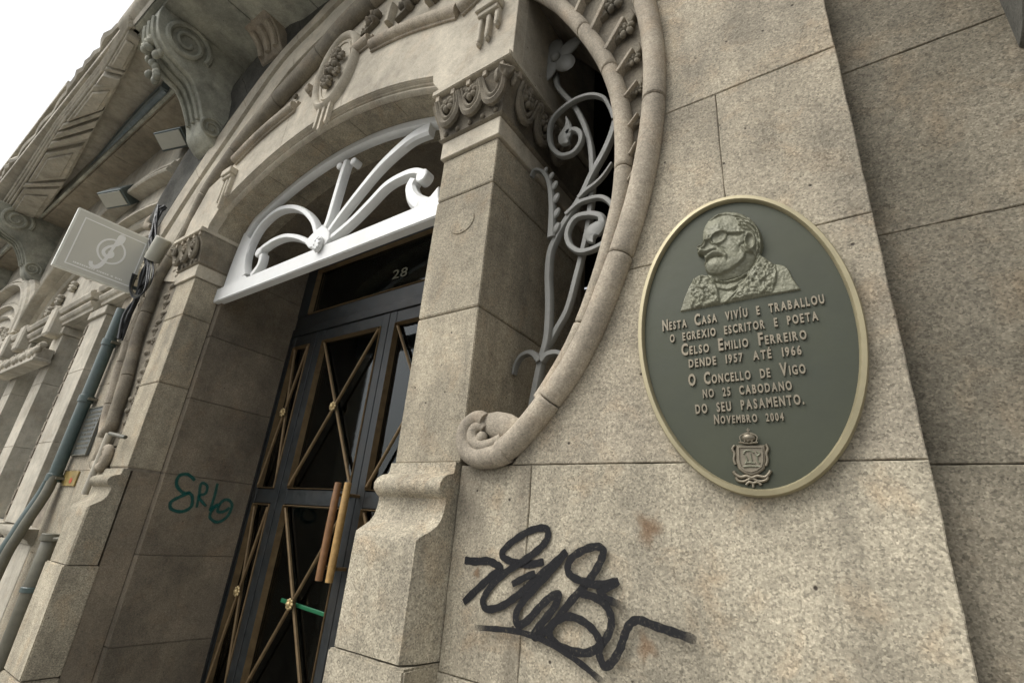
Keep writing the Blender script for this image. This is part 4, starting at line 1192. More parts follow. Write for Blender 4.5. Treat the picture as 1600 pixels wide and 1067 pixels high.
for dx in (-62, -30, 0, 30, 62):
    p = [cp(588 + dx, 645), cp(588 + dx * 1.15, 600), cp(588 + dx * .5, 575), cp(588, 565)]
    mb.tube([(a, -.024 + abs(dx) * .00006, b) for a, b in spl(p, 3)], .0013, 5)
mb.tube([(a, -.021, b) for a, b in [cp(510, 650), cp(588, 658), cp(665, 650)]], .0022, 6)
mb.tube([(a, -.019, b) for a, b in [cp(584, 566), cp(582, 528)]], .0012, 5); mb.tube([(a, -.019, b) for a, b in [cp(566, 545), cp(600, 545)]], .0011, 5)
mb.build('crown', M['letter'], coa, smooth=60)
mb = MB()
for p, r in (([(460, 885), (475, 910), (520, 935), (570, 925), (612, 940), (660, 925), (720, 935), (755, 905), (768, 880)], .0032), ([(480, 935), (500, 965), (550, 970), (610, 945), (670, 970), (730, 960), (748, 930)], .0026),
             ([(565, 1000), (590, 975), (625, 985), (660, 975), (690, 1000)], .0026), ([(622, 985), (625, 1020)], .0022),
             ([(470, 670), (450, 700), (468, 740), (462, 790), (476, 830)], .0026), ([(730, 660), (745, 700), (732, 740), (742, 790), (730, 840)], .0026)):
    mb.tube([(a, -.0155, b) for a, b in spl([cp(*k) for k in p], 4)], r, 7)
mb.build('scrollwork', M['letter'], coa, smooth=60)

# ================================================================== graffiti
def strokes(name, L, conv, width, mat, label, cat, normal, fades=None, loc=(0, 0, 0)):
    me = bpy.data.meshes.new(name); V = []; F = []; cov = []
    base = Vector(W(loc)); k = 0
    for si, (pts, w) in enumerate(L):
        P = [Vector(W(conv(*p))) for p in spl(pts, 9)]
        n = len(P); nrm = Vector(normal)
        st = len(V)
        for i in range(n):
            t = (P[min(i + 1, n - 1)] - P[max(i - 1, 0)]).normalized(); s_ = t.cross(nrm)
            fade = 1.0
            if fades and si in fades:
                a, b = fades[si]; u = i / (n - 1)
                fade = min(1, (u + .02) / a if a else 1, (1.02 - u) / b if b else 1)
            ww = w * width * (1 + .07 * math.sin(i * .9 + si)) / 2
            endr = min(1, .8 + .2 * min(i, n - 1 - i) / 2.0)
            for o, c_ in ((-1.06, 0), (-.92, 1), (.92, 1), (1.06, 0)):
                V.append(tuple(P[i] + s_ * (o * ww * endr) + nrm * (.0012 + .00002 * k) - base)); cov.append(c_ * fade * (0 if i in (0, n - 1) and False else 1))
            k += 1
        for i in range(n - 1):
            for j in range(3):
                a = st + i * 4 + j; F.append((a, a + 1, a + 5, a + 4))
        k += 6
    me.from_pydata(V, [], F)
    at_ = me.attributes.new('cover', 'FLOAT', 'POINT'); at_.data.foreach_set('value', cov)
    me.materials.append(mat)
    o = bpy.data.objects.new(name, me); o.location = base; col.objects.link(o)
    tag(o, label, cat); return o
def gc(a, b):
    x, z = at(650 + a / 2.908, 700 + b / 2.908, 1.0); return (x, 0, z)
q0 = gc(600, 700); q1 = gc(610, 700); UP = math.dist(q0, q1) / 10 * S      # metres per sketch unit
BL = [([(222, 508), (270, 514), (330, 512), (368, 530), (385, 548), (340, 585), (280, 640), (218, 700)], 33),
      ([(582, 515), (510, 528), (440, 515), (400, 495), (396, 470), (440, 425), (510, 380), (570, 362), (600, 372), (598, 415), (560, 460), (500, 505), (430, 550), (365, 605), (322, 660), (308, 700), (330, 730), (390, 718), (450, 680), (500, 640), (570, 575), (640, 515), (690, 468)], 30),
      ([(442, 618), (490, 592), (548, 565)], 27),
      ([(690, 468), (620, 555), (545, 635), (485, 705), (460, 760), (472, 802), (515, 780), (565, 725), (615, 678), (655, 662), (640, 715), (590, 780), (548, 835), (550, 855), (600, 825), (650, 775), (710, 695), (770, 630), (815, 570), (848, 510), (858, 465), (830, 447), (770, 463), (715, 500), (698, 545), (715, 580), (770, 605), (840, 620), (930, 603)], 30),
      ([(930, 603), (880, 632), (845, 645), (870, 680), (915, 700), (960, 725)], 28),
      ([(750, 655), (820, 675), (875, 715), (898, 775), (888, 835), (850, 890), (790, 925), (715, 915), (650, 885), (620, 840), (640, 790), (700, 762), (765, 780), (820, 825), (848, 880), (846, 935), (870, 985), (905, 965), (940, 905), (960, 845), (985, 795), (1025, 778), (1100, 805), (1190, 835), (1285, 868)], 29),
      ([(285, 812), (380, 818), (480, 830), (580, 862), (680, 915), (780, 985), (870, 1062)], 22)]
strokes('graffiti_tag', BL, gc, UP, M['blackpaint'], 'looping black spray paint tag on the pale granite below the oval plaque', 'graffiti', (0, -1, 0), fades={4: (0, .3), 5: (0, .05), 6: (.12, .12)}, loc=(1.6, 0, -.1))
def gt(a, b):
    y, z = atx(a / 2.667, 667 + b / 2.667, -.92); return (-.92, y, z)
q0 = gt(820, 300); q1 = gt(820, 310); UT = math.dist(q0, q1) / 10 * S
TL = [([(812, 222), (780, 196), (745, 205), (735, 240), (760, 272), (785, 275), (745, 292), (712, 312), (712, 340), (755, 352), (795, 332), (800, 290), (785, 272)], 13),
      ([(818, 335), (828, 285), (838, 235), (862, 245), (856, 275), (828, 290), (858, 330)], 11), ([(905, 235), (892, 290), (872, 350)], 12),
      ([(870, 345), (905, 322), (880, 350), (874, 378), (905, 396), (945, 372), (965, 325), (945, 302), (918, 315), (905, 350), (930, 352), (955, 335)], 12)]
strokes('graffiti_tag', TL, gt, UT, M['tealpaint'], 'small teal spray paint scrawl on the shaded stone inside the doorway', 'graffiti', (1, 0, 0), loc=(-.92, .4, .1))
def rs(a, b):
    x, z = at(a, b, 1.0); return (x, 0, z)
def atz(u, v, z):                    # point of the horizontal plane z=const -> (x, y)
    a, b, c = ray(u, v); t = z / b
    return (CX + a * t, c * t - 1)
def hprism(mb, poly, z0, z1):        # plan polygon extruded upward
    n = len(poly)
    V = [(p[0], p[1], z0) for p in poly] + [(p[0], p[1], z1) for p in poly]
    F = [tuple(range(n)), tuple(range(2 * n - 1, n - 1, -1))] + [(i, (i + 1) % n, n + (i + 1) % n, n + i) for i in range(n)]
    return mb.add(V, F)
# ================================================================== balcony over the doorway (part of the stone building)
ZS = 3.2
mb = MB().box(-1.986, 3.4, -.64, .12, ZS, ZS + .09)
bal = mb.build('balcony_slab', M['sooty'], B, bevel=.01, smooth=0)
for i in range(11):
    x0 = -1.93 + i * .485
    MB().box(x0 + .003, x0 + .482, -.60, .10, ZS - .022, ZS - .001).build('soffit_slab', M['sooty'], bal, bevel=.004, smooth=0)
MB().sweep([(-1.95, 0), (3.4, 0)], [(0, 0), (.01, .01)]) if 0 else None
mb = MB(); pr = [(-.645, ZS + .09), (-.645, ZS + .004), (-.655, ZS + .02), (-.66, ZS + .045), (-.69, ZS + .065), (-.71, ZS + .10), (-.71, ZS + .14), (-.645, ZS + .14)]
mb.loft([[(x, y, z) for y, z in pr] for x in (-1.985, 3.4)]); mb.build('balcony_edge', M['house'], bal, smooth=30)
# fluted bracket standing on the crown of the hood
def fluted(x, w=.13):
    prof = [(.05, 3.00), (-.03, 3.00), (-.055, 3.03), (-.075, 3.08), (-.11, 3.13), (-.16, 3.165), (-.22, 3.18), (-.22, ZS - .002), (.05, ZS - .002)]
    mb = MB(); mb.loft([[(xx, y, z) for y, z in prof] for xx in (x - w, x + w)])
    o = mb.build('fluted_bracket', M['roll'], B, bevel=.006, smooth=30)
    for dx in (-.09, 0, .09):
        pts = [(x + dx, y - .004, z - .006) for y, z in prof[2:6]]
        MB().tube(pts, [.024] * len(pts), 8).build('flute', M['roll'], o)
    return o
fluted(-.93); fluted(.93)
# big scrolled console under the balcony end
def console(xc, w, par, mat, base=None, sc_=1.0):
    def cy(u, v): return atx(u, v, -1.50)
    out = [cy(*p) for p in [(262, 22), (247, 50), (250, 88), (262, 118), (283, 135), (300, 150), (300, 175), (304, 200), (318, 222), (336, 232), (352, 205), (352, 100)]]
    out = [(-.60, ZS - .02), (-.60, 3.10), (-.57, 2.98), (-.50, 2.89), (-.40, 2.84), (-.30, 2.80), (-.22, 2.70), (-.16, 2.58), (-.12, 2.48), (-.05, 2.42), (.10, 2.40), (.10, ZS - .02)]
    yo = spl(out[:10], 5) + out[10:]
    mb = MB(); mb.loft([[(x, y, z) for y, z in yo] for x in (xc - w, xc - w + .012, xc + w - .012, xc + w)])
    o = mb.build('scrolled_console', mat, par, bevel=.006, smooth=40, rough=.003)
    for cy_, cz_, R in ((-.40, 3.03, .155), (-.085, 2.53, .085)):
        sp = []
        for i in range(46):
            t = i / 45; a = -.4 + t * 4.3 * PI; r = R * (1 - t * .85)
            sp.append((xc + w + .004, cy_ + r * math.cos(a), cz_ + r * math.sin(a)))
        MB().tube(sp, [.020 * (1 - .5 * i / 45) * R / .13 for i in range(46)], 7).build('volute', M['orn'] if 0 else mat, o, smooth=50)
    for k in (-1, 0, 1):
        pts = [(xc + k * w * .55, y - .004, z - .004) for y, z in spl(out[1:8], 4)]
        MB().tube(pts, .018, 6).build('ribbing', mat, o, smooth=50)
    mb = MB(); flower(mb, (xc, 2.93), .07, -.55, pet=6, depth=.5); random.seed(5); [mb.ball((xc + random.uniform(-.08, .08), -.54 + .1 * k / 12 + random.uniform(-.02, .02), 2.95 - .26 * k / 12), (.026, .026, .034), 7, 5) for k in range(13)]
    mb.build('carved_fruit', mat, o, smooth=50, rough=.003)
    return o
console(-1.52, .13, B, M['sooty'])
console(1.52, .13, B, M['sooty'])

# ================================================================== neighbouring house on the left
NH = thing('neighbouring_house', (-4.2, 0, GZ), 'pale stone house on the left with tall narrow windows and a coffered balcony', 'building')
NW = 4.2
def part(mb, nm, m, bevel=.004, par=None, **k): return mb.build(nm, M[m], par or NH, bevel=bevel, **k)
edges = [(-2.74, -2.41), (-3.68, -3.40), (-4.66, -4.38), (-5.66, -5.36), (-6.66, -6.36), (-7.66, -7.36)]
wz0, wz1 = -.165, 1.385
part(MB().box(-9.5, -1.975, .10, .5, GZ, wz0 - .09), 'lower_wall', 'house', 0, smooth=0)
part(MB().box(-9.5, -1.975, .02, .5, wz1, 3.3), 'upper_wall', 'house', 0, smooth=0)
for i in range(10):
    x1 = -1.98 - i * .5
    part(MB().box(x1 - .494, x1, .0, .098, GZ, wz0 - .095), 'stone_block', 'house', .005, smooth=0)
prev = -1.975
for a, b in edges:
    for z0, z1 in ((wz0, .36), (.36, .88), (.88, wz1 - .07)):
        part(MB().box(a, b, .0, .34, z0 + .001, z1 - .001), 'jamb_stone', 'house', .003, smooth=0)
    part(MB().box(a - .02, b + .02, -.02, .34, wz1 - .07, wz1 - .002), 'jamb_capital', 'house', .006, smooth=0)
    # window in the opening between prev and b
    x0, x1 = b, prev
    wdw = part(MB().box(x0 + .002, x1 - .002, .24, .29, wz0, wz0 + .06).box(x0 + .002, x1 - .002, .24, .29, wz1 - .06, wz1 - .002)
               .box(x0 + .002, x0 + .05, .24, .29, wz0 + .06, wz1 - .06).box(x1 - .05, x1 - .002, .24, .29, wz0 + .06, wz1 - .06)
               .box((x0 + x1) / 2 - .02, (x0 + x1) / 2 + .02, .24, .29, wz0 + .06, wz1 - .06), 'window', 'white', .002, smooth=0)
    for xa, xb in ((x0 + .05, (x0 + x1) / 2 - .02), ((x0 + x1) / 2 + .02, x1 - .05)):
        part(MB().box(xa, xb, .262, .268, wz0 + .06, wz1 - .06), 'window_pane', 'glass', 0, par=wdw, smooth=0)
    # lintel: two stepped bright mouldings
    l = MB(); pr = [(.02, wz1 + .004), (-.030, wz1 + .004), (-.034, wz1 + .03), (-.05, wz1 + .036), (-.062, wz1 + .06), (-.062, wz1 + .072), (-.02, wz1 + .078), (-.02, wz1 + .095), (-.07, wz1 + .10), (-.085, wz1 + .13), (-.085, wz1 + .145), (.02, wz1 + .16)]
    l.loft([[(x, y, z) for y, z in pr] for x in (x0 - .10, x1 + .06)]); part(l, 'window_lintel', 'house', .002, smooth=25)
    s_ = MB(); pr = [(.10, wz0 - .09), (-.02, wz0 - .09), (-.035, wz0 - .07), (-.06, wz0 - .055), (-.075, wz0 - .03), (-.075, wz0 - .006), (.10, wz0 - .0015)]
    s_.loft([[(x, y, z) for y, z in pr] for x in (x0 - .06, x1 + .03)]); part(s_, 'window_sill', 'house', .003, smooth=25)
    # carved frieze over the lintel
    for q in range(3):
        fm = MB(); cx_ = x0 + (x1 - x0) * (.2 + .3 * q); flower(fm, (cx_, wz1 + .245), .045, .016, rot=q, pet=6, depth=.5); fm.ball((cx_ + .07, .012, wz1 + .22), (.03, .02, .035), 6, 5)
        part(fm, 'carved_rosette', 'house', 0, smooth=50)
    prev = a
# shutter hinge strip
for i in range(15):
    z = -.12 + i * .095
    part(MB().box(-2.80, -2.765, -.003, .03, z, z + .07), 'shutter_slat', 'orn', .002, smooth=0)
part(MB().box(-2.805, -2.745, .004, .2, wz0, 1.31), 'shutter_stile', 'cable' if 0 else 'mortar', 0, smooth=0)
# arches over the windows
for cx_, R in ((-2.97, 2.0), (-7.2, 2.0)):
    def ar(dr): 
        q = [(cx_ + (R - dr) * math.cos(math.radians(a)), 1.56 + (.99 - dr) * math.sin(math.radians(a))) for a in np.linspace(2, 178, 90)]
        return [k for k in q if k[0] < -1.99]
    part(MB().sweep(ar(0), [(-.15, .02), (-.15, -.03), (-.13, -.05), (-.10, -.055), (-.09, -.075), (-.05, -.085), (-.04, -.07), (-.02, -.095), (.0, -.10), (.012, -.09), (.012, .02)]), 'arch_moulding', 'house', 0, smooth=25)
    part(MB().sweep(ar(.25), [(-.05, .02), (-.045, -.01), (-.03, -.03), (-.01, -.02), (.01, -.04), (.03, -.045), (.04, .02)]), 'inner_arch_moulding', 'house', 0, smooth=25)
    part(MB().sweep(ar(.42), [(-.03, .02), (-.025, -.01), (.0, -.03), (.02, -.01), (.02, .02)]), 'inner_arch_moulding', 'house', 0, smooth=25)
    for k in range(9):
        a = math.radians(18 + 18 * k); fm = MB(); c_ = (cx_ + (R - .62) * math.cos(a), 1.60 + .32 * math.sin(a))
        if c_[0] < -2.1: flower(fm, c_, .06, .0, rot=k, pet=6, depth=.5); part(fm, 'carved_rosette', 'house', 0, smooth=50, rough=.004)
# paired brackets between the arches
for xb in (-3.54, -4.52, -5.1):
    part(MB().box(xb - .09, xb + .09, -.10, .02, 1.30, 1.56), 'pilaster_capital', 'house', .02, smooth=30)
    pass
# carved window box
mb = MB().box(-4.72, -3.32, -.13, -.01, 1.03, 1.06); mb.box(-4.68, -3.36, -.115, -.01, 1.06, 1.155)
fb = part(mb, 'carved_valance', 'house', .006, smooth=30)
mb = MB()
for i in range(17):
    x = -4.66 + i * .08
    mb.ball((x, -.115, 1.12 + .012 * math.sin(i * 2.1)), (.034, .03, .036), 7, 5); mb.ball((x + .035, -.10, 1.165 + .01 * math.sin(i * 1.3)), (.02, .03, .028), 6, 5)
part(mb, 'carved_leaves', 'house', 0, par=fb, smooth=50, rough=.003)
# soffit of the balcony
sof = part(MB().box(-9.0, -1.98, -.215, .05, ZS - .02, ZS + .05), 'balcony_soffit', 'housebrown', .004, smooth=0)
for i in range(9):
    x1 = -2.0 - i * .76
    part(MB().box(x1 - .754, x1, -.20, .03, ZS - .04, ZS - .021), 'soffit_panel', 'housebrown', .004, par=sof, smooth=0)
part(MB().box(-9.0, -1.98, -.245, -.218, ZS - .05, ZS + .1), 'soffit_edge', 'sooty', .004, par=sof, smooth=0)
inner = [(225, 56), (195, 116), (165, 169), (109, 274), (56, 354), (30, 372)]
outer_ = [(203, 38), (161, 109), (94, 195), (40, 280), (4, 334), (-20, 352)]
I = [atz(u, v, ZS) for u, v in inner]; O = [atz(u, v, ZS) for u, v in outer_]
hp_ = MB(); hprism(hp_, I + O[::-1], ZS, ZS + .12)
bay = part(hp_, 'balcony_bay', 'house', .004, smooth=0)
def lerp(L, t):
    k = t * (len(L) - 1); i = min(int(k), len(L) - 2); f = k - i
    return (L[i][0] + (L[i + 1][0] - L[i][0]) * f, L[i][1] + (L[i + 1][1] - L[i][1]) * f)
ts = [(.01, .16, 1), (.17, .185, 0), (.19, .225, 2), (.24, .38, 1), (.39, .41, 0), (.42, .44, 0), (.45, .47, 0), (.49, .60, 1), (.61, .625, 0), (.635, .80, 1), (.81, .83, 0), (.84, .98, 1)]
for a, b, kind_ in ts:
    p, q, r, s_ = lerp(I, a), lerp(O, a), lerp(O, b), lerp(I, b)
    m_ = lambda A, B_, f: (A[0] + (B_[0] - A[0]) * f, A[1] + (B_[1] - A[1]) * f)
    f0, f1 = (.06, .90) if kind_ else (.02, .94)
    hm_ = MB(); hprism(hm_, [m_(p, q, f0), m_(p, q, f1), m_(s_, r, f1), m_(s_, r, f0)], ZS - (.05 if kind_ != 2 else .09), ZS - .001); pn = part(hm_, 'coffer_panel', 'house', .006, par=bay, smooth=0)
    if kind_ == 1:
        e = (b - a) * .14; p, q, r, s_ = lerp(I, a + e), lerp(O, a + e), lerp(O, b - e), lerp(I, b - e)
        hm_ = MB(); hprism(hm_, [m_(p, q, .2), m_(p, q, .78), m_(s_, r, .78), m_(s_, r, .2)], ZS - .075, ZS - .051); part(hm_, 'coffer_panel', 'house', .008, par=bay, smooth=0)
for off_ in (.97, 1.06, 1.14):
    pts_ = [m_(lerp(I, t), lerp(O, t), off_) for t in np.linspace(0, 1, 30)]
    part(MB().tube([(x, y, ZS - .01 + .04 * (off_ - .97) / .1) for x, y in pts_], .014, 7), 'edge_moulding', 'house', 0, par=bay, smooth=50)
mb = MB(); rings = []
for t in np.linspace(0, 1, 120):
    p = (-1.99 - 11 * t, -.655); w = .018 + .014 * abs(math.sin(t * 57)) + .02 * random.random() * (math.sin(t * 23) > .3)
    rings.append([(p[0], p[1] + .05, ZS + .21), (p[0] - .0, p[1] - w, ZS + .21), (p[0], p[1] - w * 1.4, ZS + .24), (p[0], p[1] - w * .8, ZS + .28 + w * .5), (p[0], p[1] + .05, ZS + .29)])
part(mb.loft(rings), 'carved_fringe', 'house', 0, par=bay, smooth=30)
part(MB().box(-14.0, -1.99, -.672, .12, ZS + .13, ZS + .22), 'balcony_floor', 'house', .006, smooth=0)
# rolled awning tucked between soffit and bay
pts = [atz(u, v, ZS + .02) for u, v in [(262, 140), (235, 165), (190, 215), (150, 262), (118, 300)]]
mb = MB().tube([(x, y, ZS + .03) for x, y in spl(pts, 4)], .05, 10)
aw = thing('rolled_awning', (pts[2][0], pts[2][1], ZS), 'dark blue-grey rolled awning box slung under the left balcony', 'awning')
mb.build('awning_roll', M['awning'], aw, smooth=50)
mb = MB().tube([(x, y - .035, ZS + .0) for x, y in spl(pts, 4)], .012, 6); mb.build('awning_bar', M['lampmetal'], aw, smooth=50)
for x, y in (pts[0], pts[-1]):
    MB().box(x - .02, x + .02, y - .05, y + .05, ZS - .01, ZS + .13).build('awning_bracket', M['lampmetal'], aw, bevel=.004, smooth=0)
# upper cornice far up
ZU = 6.4
uc = atz(101, 135, ZU)
part(MB().box(-40, uc[0], uc[1], .1, ZU, ZU + .14), 'upper_cornice', 'house', .01, smooth=0)
part(MB().box(-40, uc[0] - .12, uc[1] + .1, .1, ZU - .16, ZU - .002), 'upper_cornice', 'house', .01, smooth=0)
for k in range(14):
    x = uc[0] - .3 - k * 1.1
    part(MB().box(x - .3, x, uc[1] + .16, .1, ZU - .42, ZU - .162), 'cornice_block', 'house', .02, smooth=0)
part(MB().box(-40, 6, .13, .5, 3.45, ZU + .3), 'upper_storeys', 'house', 0, smooth=0)

console(-5.9, .14, NH, M['sooty']); console(-8.3, .14, NH, M['sooty'])

# ================================================================== floodlights under the balcony
def flood(px, Y, lab, rot):
    x, z = at(px[0], px[1], Y); y = Y - 1
    f = thing('floodlight', (x, y, z), lab, 'floodlight', 'floodlights under the balcony')
    f.rotation_euler = (0, 0, 0)
    R = Matrix.Rotation(rot, 3, 'Z') @ Matrix.Rotation(math.radians(-35), 3, 'X')
    def tb(mb, nm, m, **k):
        mb.v = [tuple(Vector((x, y, z)) + R @ Vector(p)) for p in mb.v]; return mb.build(nm, m, f, **k)
    tb(MB().box(-.15, .15, -.075, .075, -.065, .08), 'housing', M['lampmetal'], bevel=.008, smooth=30)
    tb(MB().box(-.132, .132, -.060, .060, -.074, -.0655), 'lamp_glass', M['cap'], bevel=.002, smooth=0)
    MB().tube([(x, y + .03, z + .03), (x, .03, z + .06)], .014, 6).build('mounting_arm', M['lampmetal'], f)
flood((277, 216), .93, 'dark floodlight with pale glass nearest the carved doorway arch, hung under the balcony', .3)
flood((187, 308), .90, 'dark floodlight with pale glass just above the square hanging sign', .3)

# ================================================================== hanging sign
SX = -1.80
c4 = [atx(u, v, SX) for u, v in [(125, 325), (240, 375), (200, 458), (80, 412)]]     # TL TR BR BL (y,z)
y0 = (c4[0][0] + c4[3][0]) / 2; y1 = (c4[1][0] + c4[2][0]) / 2; z1 = (c4[0][1] + c4[1][1]) / 2; z0 = (c4[2][1] + c4[3][1]) / 2
SG = thing('hanging_sign', (SX, (y0 + y1) / 2, z0), 'square beige projecting sign with a pale treble clef inside a circle', 'sign')
MB().box(SX - .030, SX, y0, y1, z0, z1).build('sign_box', M['signedge'], SG, bevel=.004, seg=2, smooth=30)
MB().box(SX + .0005, SX + .002, y0 + .012, y1 - .012, z0 + .012, z1 - .012).build('sign_face', M['sign'], SG, smooth=0)
def sp(u, v): return (y0 + (y1 - y0) * u, z1 - (z1 - z0) * v)       # 0..1 across the face, street edge to wall edge
def yz(mb, x): mb.v = [(x + p[1], p[0], p[2]) for p in mb.v]; return mb
pr_m = MB().sweep([sp(.12, .12), sp(.95, .12), sp(.95, .90), sp(.12, .90)], [(.005, 0), (.005, .0012), (-.005, .0012), (-.005, 0)], closed=True)
yz(pr_m, SX + .0025).build('border_line', M['signprint'], SG, smooth=0)
ci = [sp(.57 + .175 * math.cos(a), .47 + .20 * math.sin(a)) for a in np.linspace(0, 2 * PI, 33)[:-1]]
yz(MB().sweep(ci, [(.0055, 0), (.0055, .0012), (-.0055, .0012), (-.0055, 0)], closed=True), SX + .0025).build('circle_line', M['signprint'], SG, smooth=0)
cl = spl([sp(*q) for q in [(.545, .50), (.57, .475), (.595, .51), (.575, .56), (.515, .57), (.475, .51), (.51, .42), (.59, .345), (.64, .26), (.64, .17), (.605, .18), (.585, .30), (.565, .45), (.545, .60), (.52, .72), (.47, .80), (.41, .80), (.385, .74)]], 8)
mb = MB(); n_ = len(cl)
for i in range(n_ - 1):      # small overlapping tiles, each a hair further out, so the stroke can cross itself
    w = (.016 + .010 * math.sin(i / n_ * 9) ** 2) / 2; a, b = cl[i], cl[i + 1]; L = math.dist(a, b) or 1
    nx, nz = -(b[1] - a[1]) / L * w, (b[0] - a[0]) / L * w; ex, ez = (b[0] - a[0]) * .25, (b[1] - a[1]) * .25; h = .00001 * i
    mb.add([(a[0] + nx - ex, h, a[1] + nz - ez), (b[0] + nx + ex, h, b[1] + nz + ez), (b[0] - nx + ex, h, b[1] - nz + ez), (a[0] - nx - ex, h, a[1] - nz - ez)], [(0, 1, 2, 3)])
yz(mb, SX + .0038).build('treble_clef', M['signprint'], SG, smooth=0)
mb = MB(); x = .20
while x < .86:
    w = random.uniform(.012, .03); a, b = sp(x, .835), sp(x + w, .835)
    mb.prism([(a[0], a[1]), (b[0], b[1]), (b[0], b[1] - .010), (a[0], a[1] - .010)], 0, .001); x += w + .008 + (.02 if random.random() < .15 else 0)
o = yz(mb, SX + .0025).build('small_print', M['signprint'], SG, smooth=0); o['kind'] = 'stuff'
for z in (z1 - .05, z0 + .05):
    MB().box(SX - .022, SX - .008, y1 - .002, .0, z - .012, z + .012).build('wall_bracket', M['lampmetal'], SG, smooth=0)

# ================================================================== pipes and cables on the left pier
PX_ = -1.88
DP = thing('downpipe', (PX_, -.045, GZ), 'dark green downpipe with a double foot beside the pale left pier', 'pipe')
MB().tube([(PX_, -.045, 1.22), (PX_, -.045, .9), (PX_, -.045, .5), (PX_, -.045, .12)], .034, 16).build('pipe_run', M['greenpipe'], DP, smooth=50)
for z in (1.0, .62, .14):
    MB().tube([(PX_, -.045, z), (PX_, -.045, z - .045)], .041, 16).build('pipe_collar', M['greenpipe'], DP, bevel=.003, smooth=40)
    MB().box(PX_ + .036, PX_ + .06, -.05, 0, z - .03, z - .015).build('pipe_clip', M['greypipe'], DP, smooth=0)
for dx, m, r in ((-.035, 'greenpipe', .030), (.028, 'greypipe', .026)):
    p = spl([(PX_ + dx * .5, -.05, .13), (PX_ + dx, -.06, .02), (PX_ + dx * 1.1, -.10, -.18), (PX_ + dx * 1.2, -.125, -.42), (PX_ + dx * 1.2, -.125, GZ)], 6)
    MB().tube(p, r, 12).build('pipe_foot', M[m], DP, smooth=50)
CB = thing('cable_bundle', (-1.9, -.05, 1.3), 'tangled black cables running up the pier above the green downpipe', 'cables')
random.seed(11)
for k in range(6):
    pp = [(186, 530), (200, 492), (212, 462), (224, 432), (232, 402), (240, 372), (248, 338), (254, 322)]
    j = []
    for i, (u, v) in enumerate(pp):
        w = 5 if i in (3, 4) else 2.4
        x, z = at(u + random.uniform(-w, w), v + random.uniform(-3, 3), .945); j.append((x, -.055 + random.uniform(-.02, .02), z))
    MB().tube(spl(j, 5), random.uniform(.006, .010), 6).build('cable', M['cable'], CB, smooth=50)
for k in range(4):
    j = [(236, 400), (240 - k, 425), (232, 448 + k * 3), (216, 462 + k * 2), (206 + k, 452), (214, 430)]
    j = [(lambda q: (q[0], -.065 - .008 * k, q[1]))(at(u, v, .935)) for u, v in j]
    MB().tube(spl(j, 5), .005, 6).build('cable_loop', M['cable'] if k != 1 else M['greypipe'], CB, smooth=50)
a, b = at(259, 374, .94), at(239, 408, .94)
CC = MB().tube([(a[0], -.07, a[1]), (b[0], -.07, b[1])], .046, 16).build('cable_cover', M['cap'], None, bevel=.004, smooth=40)
tag(CC, 'short pale cylindrical cable cover beside the hanging sign', 'cable cover')
p0, p1 = at(171, 677, .97), at(132, 772, .97)
CO = MB().tube([(p0[0], -.03, p0[1]), (p1[0], -.03, p1[1])], .017, 10).build('conduit', M['house'], None, smooth=50)
tag(CO, 'thin stone coloured pipe dropping from the scroll of the left arch ring', 'pipe')
a = at(172, 677, .95); b = at(196, 683, .95)
MB().tube([(a[0], -.05, a[1]), (b[0], -.05, b[1])], .010, 8).build('pipe_clip', M['greypipe'], CO)
a, b, c = at(84, 835, .90), at(48, 920, .90), at(-6, 1034, .90)
GP = thing('standpipe', (c[0], -.1, GZ), 'thick olive grey pipe with a flanged top low on the left pier', 'pipe')
xg = (a[0] + b[0]) / 2
MB().tube([(xg, -.10, a[1]), (xg, -.10, b[1]), (xg, -.10, GZ)], .036, 14).build('pipe_run', M['greypipe'], GP, bevel=.004, smooth=50)
MB().tube([(xg, -.10, a[1] + .004), (xg, -.10, a[1] - .03)], .045, 14).build('pipe_collar', M['greypipe'], GP, bevel=.003, smooth=40)
MB().tube([(xg, -.10, b[1] + .012), (xg, -.10, b[1] - .012)], .043, 14).build('pipe_collar', M['greenpipe'], GP, bevel=.003, smooth=40)
MB().tube([(xg + .04, -.10, a[1] - .02), (xg + .09, -.04, a[1] - .01)], .012, 8).build('pipe_clip', M['greypipe'], GP)
MB().tube([(xg - .10, -.06, a[1] - .12), (xg + .10, -.06, a[1] - .16)], .014, 8).build('pipe_clip', M['greypipe'], GP)

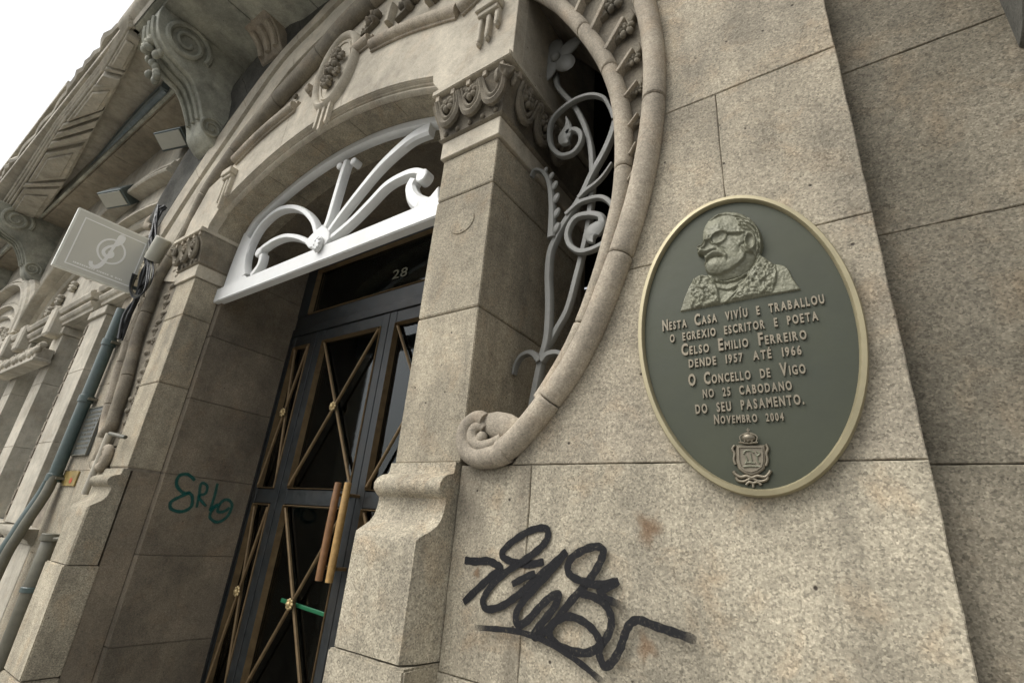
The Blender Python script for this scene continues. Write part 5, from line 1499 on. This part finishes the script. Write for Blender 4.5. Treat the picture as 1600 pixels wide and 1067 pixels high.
# ================================================================== plates on the left pier
TP = thing('slate_plaque', (-1.70, 0, .25), 'dark rectangular inscribed plaque half hidden behind the green downpipe', 'plaque')
MB().box(-1.86, -1.60, -.014, -.001, .25, .545).build('plate', M['darkplaque'], TP, bevel=.003, smooth=30)
MB().sweep([(-1.86, .25), (-1.60, .25), (-1.60, .545), (-1.86, .545)], [(.0, -.0141), (.002, -.019), (.010, -.019), (.012, -.0141)], closed=True).build('plate_border', M['greypipe'], TP, smooth=0)
mb = MB()
for r in range(9):
    x = -1.835
    while x < -1.64:
        w = random.uniform(.008, .016); mb.box(x, x + w, -.0162, -.0141, .505 - r * .027, .518 - r * .027); x += w + .007 + (.012 if random.random() < .2 else 0)
o = mb.build('worn_lettering', M['greypipe'], TP, smooth=0); o['kind'] = 'stuff'
OP = thing('door_number_plate', (-1.74, 0, .08), 'small ochre enamel plate with a red mark below the dark plaque', 'plate')
MB().box(-1.87, -1.625, -.010, -.001, .078, .162).build('plate', M['yellowplate'], OP, bevel=.002, smooth=0)
MB().prism([(-1.70 + .022 * math.cos(a), .108 + .016 * math.sin(a)) for a in np.linspace(0, 2 * PI, 13)[:-1]], -.0115, -.0101).build('red_mark', M['red'], OP, smooth=0)

# ================================================================== corbel of the bay at the right
cbp = [(2.43, 1.115), (2.47, 1.06), (2.46, 1.0), (2.52, .96), (2.66, .94), (2.9, .95), (2.9, 1.3), (2.43, 1.3)]
MB().box(2.40, 3.4, -.40, .06, 1.19, 1.34).build('bay_sill', M['crest'], B, bevel=.01, smooth=30)
mb = MB(); pr = [(.06, .93), (.0, .945), (-.05, .99), (-.10, 1.03), (-.16, 1.06), (-.24, 1.10), (-.30, 1.15), (-.32, 1.188), (.06, 1.188)]
mb.loft([[(x, y, z) for y, z in pr] for x in (2.44, 3.2)]); mb.build('bay_corbel', M['crest'], B, bevel=.01, smooth=40)
MB().box(2.45, 3.3, -.34, .06, 1.342, 3.2).build('bay_wall', M['shadegrimy'], B, bevel=.01, smooth=0)
